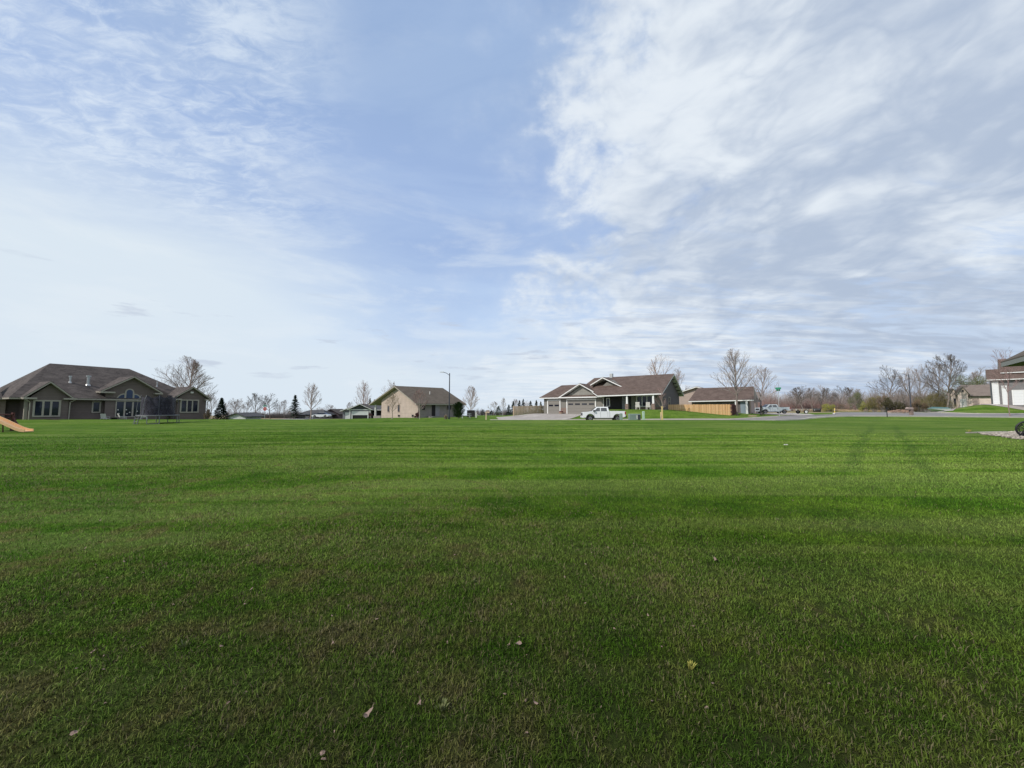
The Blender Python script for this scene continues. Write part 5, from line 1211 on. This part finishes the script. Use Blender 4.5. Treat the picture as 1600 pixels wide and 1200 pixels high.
mass('undergrowth', 5200, WX(1196, 170), 170, WX(1372, 172), 172, 16, 4, 12, .05, 'twig_grey', 90, 'grey-brown leafless woodland brush at the wood edge')
mass('undergrowth', 1800, WX(1196, 165), 166, WX(1372, 166), 166, 8, 3, 7.5, .05, 'twig_red', 91, 'reddish leafless brush low in the wood edge')
mass('undergrowth', 2600, WX(1400, 124), 124, WX(1500, 128), 130, 10, 4, 9.5, .05, 'bark', 92, 'dark brush under the right tree belt')
mass('undergrowth', 1200, WX(385, 146), 146, WX(470, 146), 146, 8, 1.2, 2.8, .06, 'twig_dark', 93, 'dark hedge line under the far left bare trees')
mass('undergrowth', 900, WX(330, 160), 160, WX(560, 165), 165, 10, 2.0, 5.0, .05, 'twig_grey', 94, 'grey leafless brush beyond the far left houses')
mass('undergrowth', 900, WX(740, 165), 165, WX(850, 165), 165, 8, 1.5, 4.0, .05, 'twig_dark', 95, 'dark distant brush behind the mailbox conifers')
mass('reeds', 2600, WX(1255, 140), 140, WX(1385, 128), 128, 6, .4, 1.3, .06, 'reed', 96, 'straw-coloured dead reeds along the field edge')

# ------------------------------------------------------------------ rock bed and wheel at the right edge
bedpoly = [(30.4, 24.4), (33.3, 24.6), (36, 25), (38, 19), (30.5, 15.5), (26.6, 17.6), (27.0, 20.2), (29.0, 22.6)]
def inpoly(x, y, P):
    c = False
    for i in range(len(P)):
        (x0, y0), (x1, y1) = P[i], P[i - 1]
        if (y0 > y) != (y1 > y) and x < (x1 - x0) * (y - y0) / (y1 - y0) + x0: c = not c
    return c
bedpoly = [(29.6, 23.6), (33.5, 24.6), (36, 23), (36, 16.0), (27.2, 16.3), (25.6, 17.6), (26.4, 19.6), (27.7, 21.2), (28.6, 22.6)]
sheet('rock_bed', bedpoly, M['soil'], .02)
rnd = random.Random(11); V = MB()
ico = [(0, 0, 1), (.89, 0, .45), (.28, .85, .45), (-.72, .53, .45), (-.72, -.53, .45), (.28, -.85, .45), (.72, .53, -.45), (-.28, .85, -.45), (-.89, 0, -.45), (-.28, -.85, -.45), (.72, -.53, -.45), (0, 0, -1)]
icf = [(0, 1, 2), (0, 2, 3), (0, 3, 4), (0, 4, 5), (0, 5, 1), (1, 6, 2), (2, 7, 3), (3, 8, 4), (4, 9, 5), (5, 10, 1), (6, 7, 2), (7, 8, 3), (8, 9, 4), (9, 10, 5), (10, 6, 1), (11, 7, 6), (11, 8, 7), (11, 9, 8), (11, 10, 9), (11, 6, 10)]
k = 0
while k < 2600:
    x, y = rnd.uniform(25, 36), rnd.uniform(16, 24.6)
    if not inpoly(x, y, bedpoly): continue
    k += 1; s = rnd.uniform(.035, .085) * (1.7 if rnd.random() < .08 else 1); z = float(B(x, y)); az = rnd.uniform(0, 6.28); c_, s_ = math.cos(az), math.sin(az); sx, sy, sz = rnd.uniform(.8, 1.4), rnd.uniform(.7, 1.1), rnd.uniform(.5, .9)
    V.add([(x + s * (a * sx * c_ - b * sy * s_) * rnd.uniform(.85, 1.15), y + s * (a * sx * s_ + b * sy * c_), z + s * .4 + s * c * sz) for a, b, c in ico], icf)
o = V.build('gravel', M['stone_mix'], recalc=False); tag(o, label='loose tan and grey landscaping stones around the black wheel', cat='gravel', kind='stuff')
root = thing('bed_edging', 'pale flat edging strip along the far rim of the stone bed', 'garden edging', (29.6, 23.9, 0)); e_ = MB()
for i in range(14): e_.box(-.25 + i * .28, .02 + i * .28, .0 + i * .075, .16 + i * .075, 0, .07)
e_.build('edging', M['concrete'], root)
root = thing('iron_ornament', 'black iron wheel ornament with woven spokes standing on the stone bed', 'garden ornament', (28.6, 20.6, .02), R(-28))
w_ = MB().torus((0, 0, .42), .42, .05, N=36, n=8).torus((0, .05, .42), .30, .016, N=30, n=6); w_.build('rim', M['black'], root, smooth=True)
sp = MB(); sp.tube((0, -.06, .42), (0, .08, .42), .08, .08, 12)
for i in range(14): a = i * math.pi / 7; sp.tube((0, 0, .42), (.41 * math.cos(a), 0, .42 + .41 * math.sin(a)), .016)
for i in range(26):
    a, b_ = rnd.uniform(0, 6.28), rnd.uniform(0, 6.28); sp.tube((.4 * math.cos(a), .02, .42 + .4 * math.sin(a)), (.4 * math.cos(b_), .02, .42 + .4 * math.sin(b_)), .010, .010, 4)
sp.build('spokes', M['rubber'], root)
MB().loft([(-.2, .05, 0), (-.14, .05, 0), (-.14, .35, 0), (-.2, .35, 0)], [(-.05, .03, .5), (.0, .03, .5), (.0, .05, .5), (-.05, .05, .5)]).build('prop', M['black'], root)
root = thing('garden_stone', 'large rounded pale boulder at the corner of the stone bed', 'boulder', (27.0, 18.0, .05)); MB().ball((0, 0, .1), .34, .28, .2, 12, 8, .12, random.Random(4)).build('boulder', M['stone_mix'], root)
def weed(name, label, cat, x, y, mat, n, s, hgt, seed, group=None):
    rnd = random.Random(seed); V, F = [], []
    for i in range(n):
        a = rnd.uniform(0, 6.28); rr = rnd.uniform(.0, s); p = Vector((math.cos(a) * rr * .3, math.sin(a) * rr * .3, 0)); q = Vector((math.cos(a) * rr, math.sin(a) * rr, hgt * rnd.uniform(.4, 1))); v = Vector((-math.sin(a), math.cos(a), 0)) * s * .10
        b = len(V); m_ = p.lerp(q, .55) + Vector((0, 0, hgt * .15)); V += [p - v * .4, p + v * .4, m_ + v, q, m_ - v]; F.append((b, b + 1, b + 2, b + 3, b + 4))
    me = mesh_of(name, V, F, M[mat]); o = bpy.data.objects.new(name, me); scene.collection.objects.link(o); o.location = (x, y, float(B(x, y))); tag(o, label, cat, group)
weed('flowering_weed', 'small yellow flower plant in front of the black wheel', 'flower', 28.55, 20.1, 'yellow', 20, .12, .2, 1)
weed('flowering_weed', 'yellow-green plant behind the stone bed, left of the wheel', 'flower', 31.0, 25.2, 'leaf_yellow', 18, .18, .22, 2)

# ------------------------------------------------------------------ turf blades
def build_grass(N1=700000, N2=1450000):
    rg = np.random.default_rng(4)
    def scatter(n, r0, r1):
        r = rg.uniform(r0, r1, n); a = rg.uniform(-R(84), R(84), n); return r * np.sin(a), r * np.cos(a), r
    def scatter2(n, r0, r1):
        r = r0 + (r1 - r0) * (1 - np.sqrt(rg.random(n))) ; a = rg.uniform(-R(84), R(84), n); return r * np.sin(a), r * np.cos(a), r
    def clump(x, y, amp):
        # pull blades toward random tuft centres
        cell = .055; cx = np.floor(x / cell); cy = np.floor(y / cell); hsh = np.sin(cx * 127.1 + cy * 311.7) * 43758.5453; hx = hsh - np.floor(hsh); hsh2 = np.sin(cx * 269.5 + cy * 183.3) * 43758.5453; hy = hsh2 - np.floor(hsh2)
        return x + ((cx + hx) * cell - x) * amp, y + ((cy + hy) * cell - y) * amp, hx
    vs = []; fs = []; tone = []; base = 0
    parts = []
    for (n, r0, r1, seg) in ((N1, .7, 6.0, 2), (N2, 5.5, 36.0, 1)):
        x, y, r = scatter(n, r0, r1) if seg == 2 else scatter2(n, r0, r1); x, y, hx = clump(x, y, .18 if seg == 2 else .12)
        pit = np.sin(x * 23.1 + 3.1 * np.sin(y * 7.3 + x * 2.2)) * np.sin(y * 19.7 + 2.7 * np.sin(x * 8.9 - y * 1.7)) + .7 * np.sin(x * 5.3 + 2.0 * np.sin(y * 2.9)) * np.sin(y * 6.7 + 1.6 * np.sin(x * 3.7))
        keep = (y > -.6) & ((pit < .78) | (rg.random(n) < .22)); x, y, r, hx = x[keep], y[keep], r[keep], hx[keep]; n = len(x)
        patch = .5 + .5 * np.sin(x * 1.7 + 1.3 * np.sin(y * 1.1)) * np.sin(y * 1.9 + 1.1 * np.sin(x * .8)); patch2 = .5 + .5 * np.sin(x * 7.3 + 2 * np.sin(y * 3.1)) * np.sin(y * 6.1 + 2 * np.sin(x * 2.7))
        L = (.012 + .030 * rg.random(n) ** 2.4 + .010 * patch + .010 * hx * patch2) * (1 + .25 * np.clip((r - 3) / 10, 0, 1))
        wd = .0011 + .00032 * r; wd = wd * rg.uniform(.7, 1.4, n)
        az = rg.uniform(0, 2 * np.pi, n); lean = np.abs(rg.normal(.75, .42, n)); yaw = rg.uniform(0, 2 * np.pi, n)
        z0 = B(x, y); dx, dy = np.cos(az), np.sin(az); ux, uy = np.cos(yaw) * wd, np.sin(yaw) * wd
        hz_ = L * np.cos(np.clip(lean, 0, 1.45)); hr = L * np.sin(np.clip(lean, 0, 1.45)); tn = rg.random(n); tg = rg.random(n)
        near_dry = np.clip(1.15 - (np.sqrt(x * x + y * y) + 1.1 * x) / 9.0, .08, 1)
        tg = np.where(rg.random(n) < .20 * near_dry * (.1 + patch * patch + 1.3 * patch2 * patch2), .95, tg * .79)
        if seg == 2:
            P = np.empty((n, 5, 3)); P[:, 0] = np.stack([x - ux, y - uy, z0 - .004], 1); P[:, 1] = np.stack([x + ux, y + uy, z0 - .004], 1)
            mx, my, mz = x + dx * hr * .35, y + dy * hr * .35, z0 + hz_ * .62
            P[:, 2] = np.stack([mx + ux * .8, my + uy * .8, mz], 1); P[:, 3] = np.stack([mx - ux * .8, my - uy * .8, mz], 1); P[:, 4] = np.stack([x + dx * hr, y + dy * hr, z0 + hz_ * .95], 1)
            idx = base + 5 * np.arange(n)[:, None]; q = idx + np.array([[0, 1, 2, 3]]); t = idx + np.array([[3, 2, 4]])
            parts.append((q.ravel(), 4, n)); parts.append((t.ravel(), 3, n)); k = 5
        else:
            P = np.empty((n, 3, 3)); P[:, 0] = np.stack([x - ux, y - uy, z0 - .004], 1); P[:, 1] = np.stack([x + ux, y + uy, z0 - .004], 1); P[:, 2] = np.stack([x + dx * hr, y + dy * hr, z0 + hz_], 1)
            idx = base + 3 * np.arange(n)[:, None]; parts.append(((idx + np.array([[0, 1, 2]])).ravel(), 3, n)); k = 3
        vs.append(P.reshape(-1, 3)); tt = np.stack([np.repeat(tn, k), np.repeat(tg, k), np.zeros(n * k)], 1); tone.append(tt); base += n * k
    Vv = np.concatenate(vs).astype(np.float32); Tn = np.concatenate(tone).astype(np.float32)
    me = bpy.data.meshes.new('grass'); me.vertices.add(len(Vv)); me.vertices.foreach_set('co', Vv.ravel())
    loops = np.concatenate([p[0] for p in parts]).astype(np.int32); me.loops.add(len(loops)); me.loops.foreach_set('vertex_index', loops)
    tot = np.concatenate([np.full(p[2], p[1]) for p in parts]).astype(np.int32); st = np.concatenate([[0], np.cumsum(tot)[:-1]]).astype(np.int32)
    me.polygons.add(len(tot)); me.polygons.foreach_set('loop_start', st); me.polygons.foreach_set('loop_total', tot); me.update(calc_edges=True)
    at = me.attributes.new('tone', 'FLOAT_VECTOR', 'POINT'); at.data.foreach_set('vector', Tn.ravel())
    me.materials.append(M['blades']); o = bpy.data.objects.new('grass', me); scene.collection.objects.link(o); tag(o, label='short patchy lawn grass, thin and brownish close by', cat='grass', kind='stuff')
build_grass()
# things lying in the lawn
def ground_at(px, py):
    u = (px - 800) / FOC; v = (600 - py) / FOC; d = (u, math.cos(TILT) - v * math.sin(TILT), math.sin(TILT) + v * math.cos(TILT)); k = -CAMH / d[2]; return d[0] * k, d[1] * k
def leaf(label, px, py, s, seed, mat='leaf_dead', name='dead_leaf', cat='leaf'):
    x, y = ground_at(px, py); rnd = random.Random(seed); root = thing(name, label, cat, (x, y, float(B(x, y)) + .03), rnd.uniform(0, 6.28), 'dead leaves lying in the near lawn')
    V, F = [], []; n = 12
    for i in range(n):
        a = 2 * math.pi * i / n; r = s * (.75 + .25 * math.cos(3 * a) + rnd.uniform(-.08, .08)); V.append(Vector((r * math.cos(a), r * .7 * math.sin(a), .25 * s * math.cos(2 * a) + rnd.uniform(0, .1) * s)))
    V.append(Vector((0, 0, -.1 * s))); F = [(i, (i + 1) % n, n) for i in range(n)]
    obj_of('blade', mesh_of('blade', V, F, M[mat]), root); MB().tube((s * .6, 0, .0), (s * 1.3, s * .3, .02), .0015, .001, 4).build('stalk', M[mat], root)
leaf('curled pinkish dead leaf, largest in the near lawn', 573, 1124, .034, 1); leaf('pale curled leaf at the lower left of the lawn', 116, 1155, .022, 2)
leaf('pale pebble-like leaf right of the lawn centre', 1119, 880, .045, 3); leaf('tiny tan leaf near the bottom, right of the pinkish one', 655, 1108, .02, 4)
leaf('grey leaf above the middle of the near lawn', 810, 1012, .03, 5); leaf('tan leaf scrap at the lower middle of the lawn', 503, 1188, .018, 6); leaf('brown leaf bit left of the centre near lawn', 520, 1012, .02, 7)
cr = random.Random(77); LV, LF = [], []
for k in range(260):
    rr = 1.9 + 8.0 * cr.random(); aa = cr.uniform(-.95, .75); x, y = rr * math.sin(aa), rr * math.cos(aa); z = float(B(x, y)) + cr.uniform(.010, .026); az = cr.uniform(0, 6.28); sz = cr.uniform(.5, 1.5); tl = cr.uniform(-.6, .6)
    b0 = len(LV)
    for q in range(6):
        px_, py_ = .011 * math.cos(q * 1.05) * sz, .006 * math.sin(q * 1.05) * sz
        LV.append(Vector((x + px_ * math.cos(az) - py_ * math.sin(az), y + px_ * math.sin(az) + py_ * math.cos(az), z + px_ * tl + .003 * math.cos(2 * q + k))))
    LF.append(tuple(range(b0, b0 + 6)))
o = bpy.data.objects.new('leaf_litter', mesh_of('leaf_litter', LV, LF, M['leaf_dead'])); scene.collection.objects.link(o); tag(o, 'tiny tan leaf crumbs caught between the near grass blades', 'litter', kind='stuff')
root = thing('paper_scrap', 'tiny white scrap lying in the lawn before the trailer', 'litter', (*ground_at(1228, 697), .05)); MB().loft([(-.08, -.03, 0), (.08, -.03, 0), (.08, .03, 0), (-.08, .03, 0)], [(-.06, -.03, .03), (.05, -.02, .04), (.06, .02, .02), (-.05, .02, .03)]).build('scrap', M['plastic_white'], root)
for i, (px, py) in enumerate(((740, 912), (1078, 1046), (690, 1110), (1215, 815), (288, 1012))):
    x, y = ground_at(px, py); weed('clover_tuft', ['bright green weed tuft in the middle of the near lawn', 'yellow-green weed tuft right of the lower middle of the lawn', 'bright weed tuft near the bottom right of the pinkish leaf', 'pale weed tuft in the right half of the lawn', 'bright weed tuft in the lower left of the lawn'][i], 'weed', x, y, 'leaf_green' if i != 1 else 'leaf_yellow', 16, .05, .05, 20 + i, 'weed tufts in the lawn')
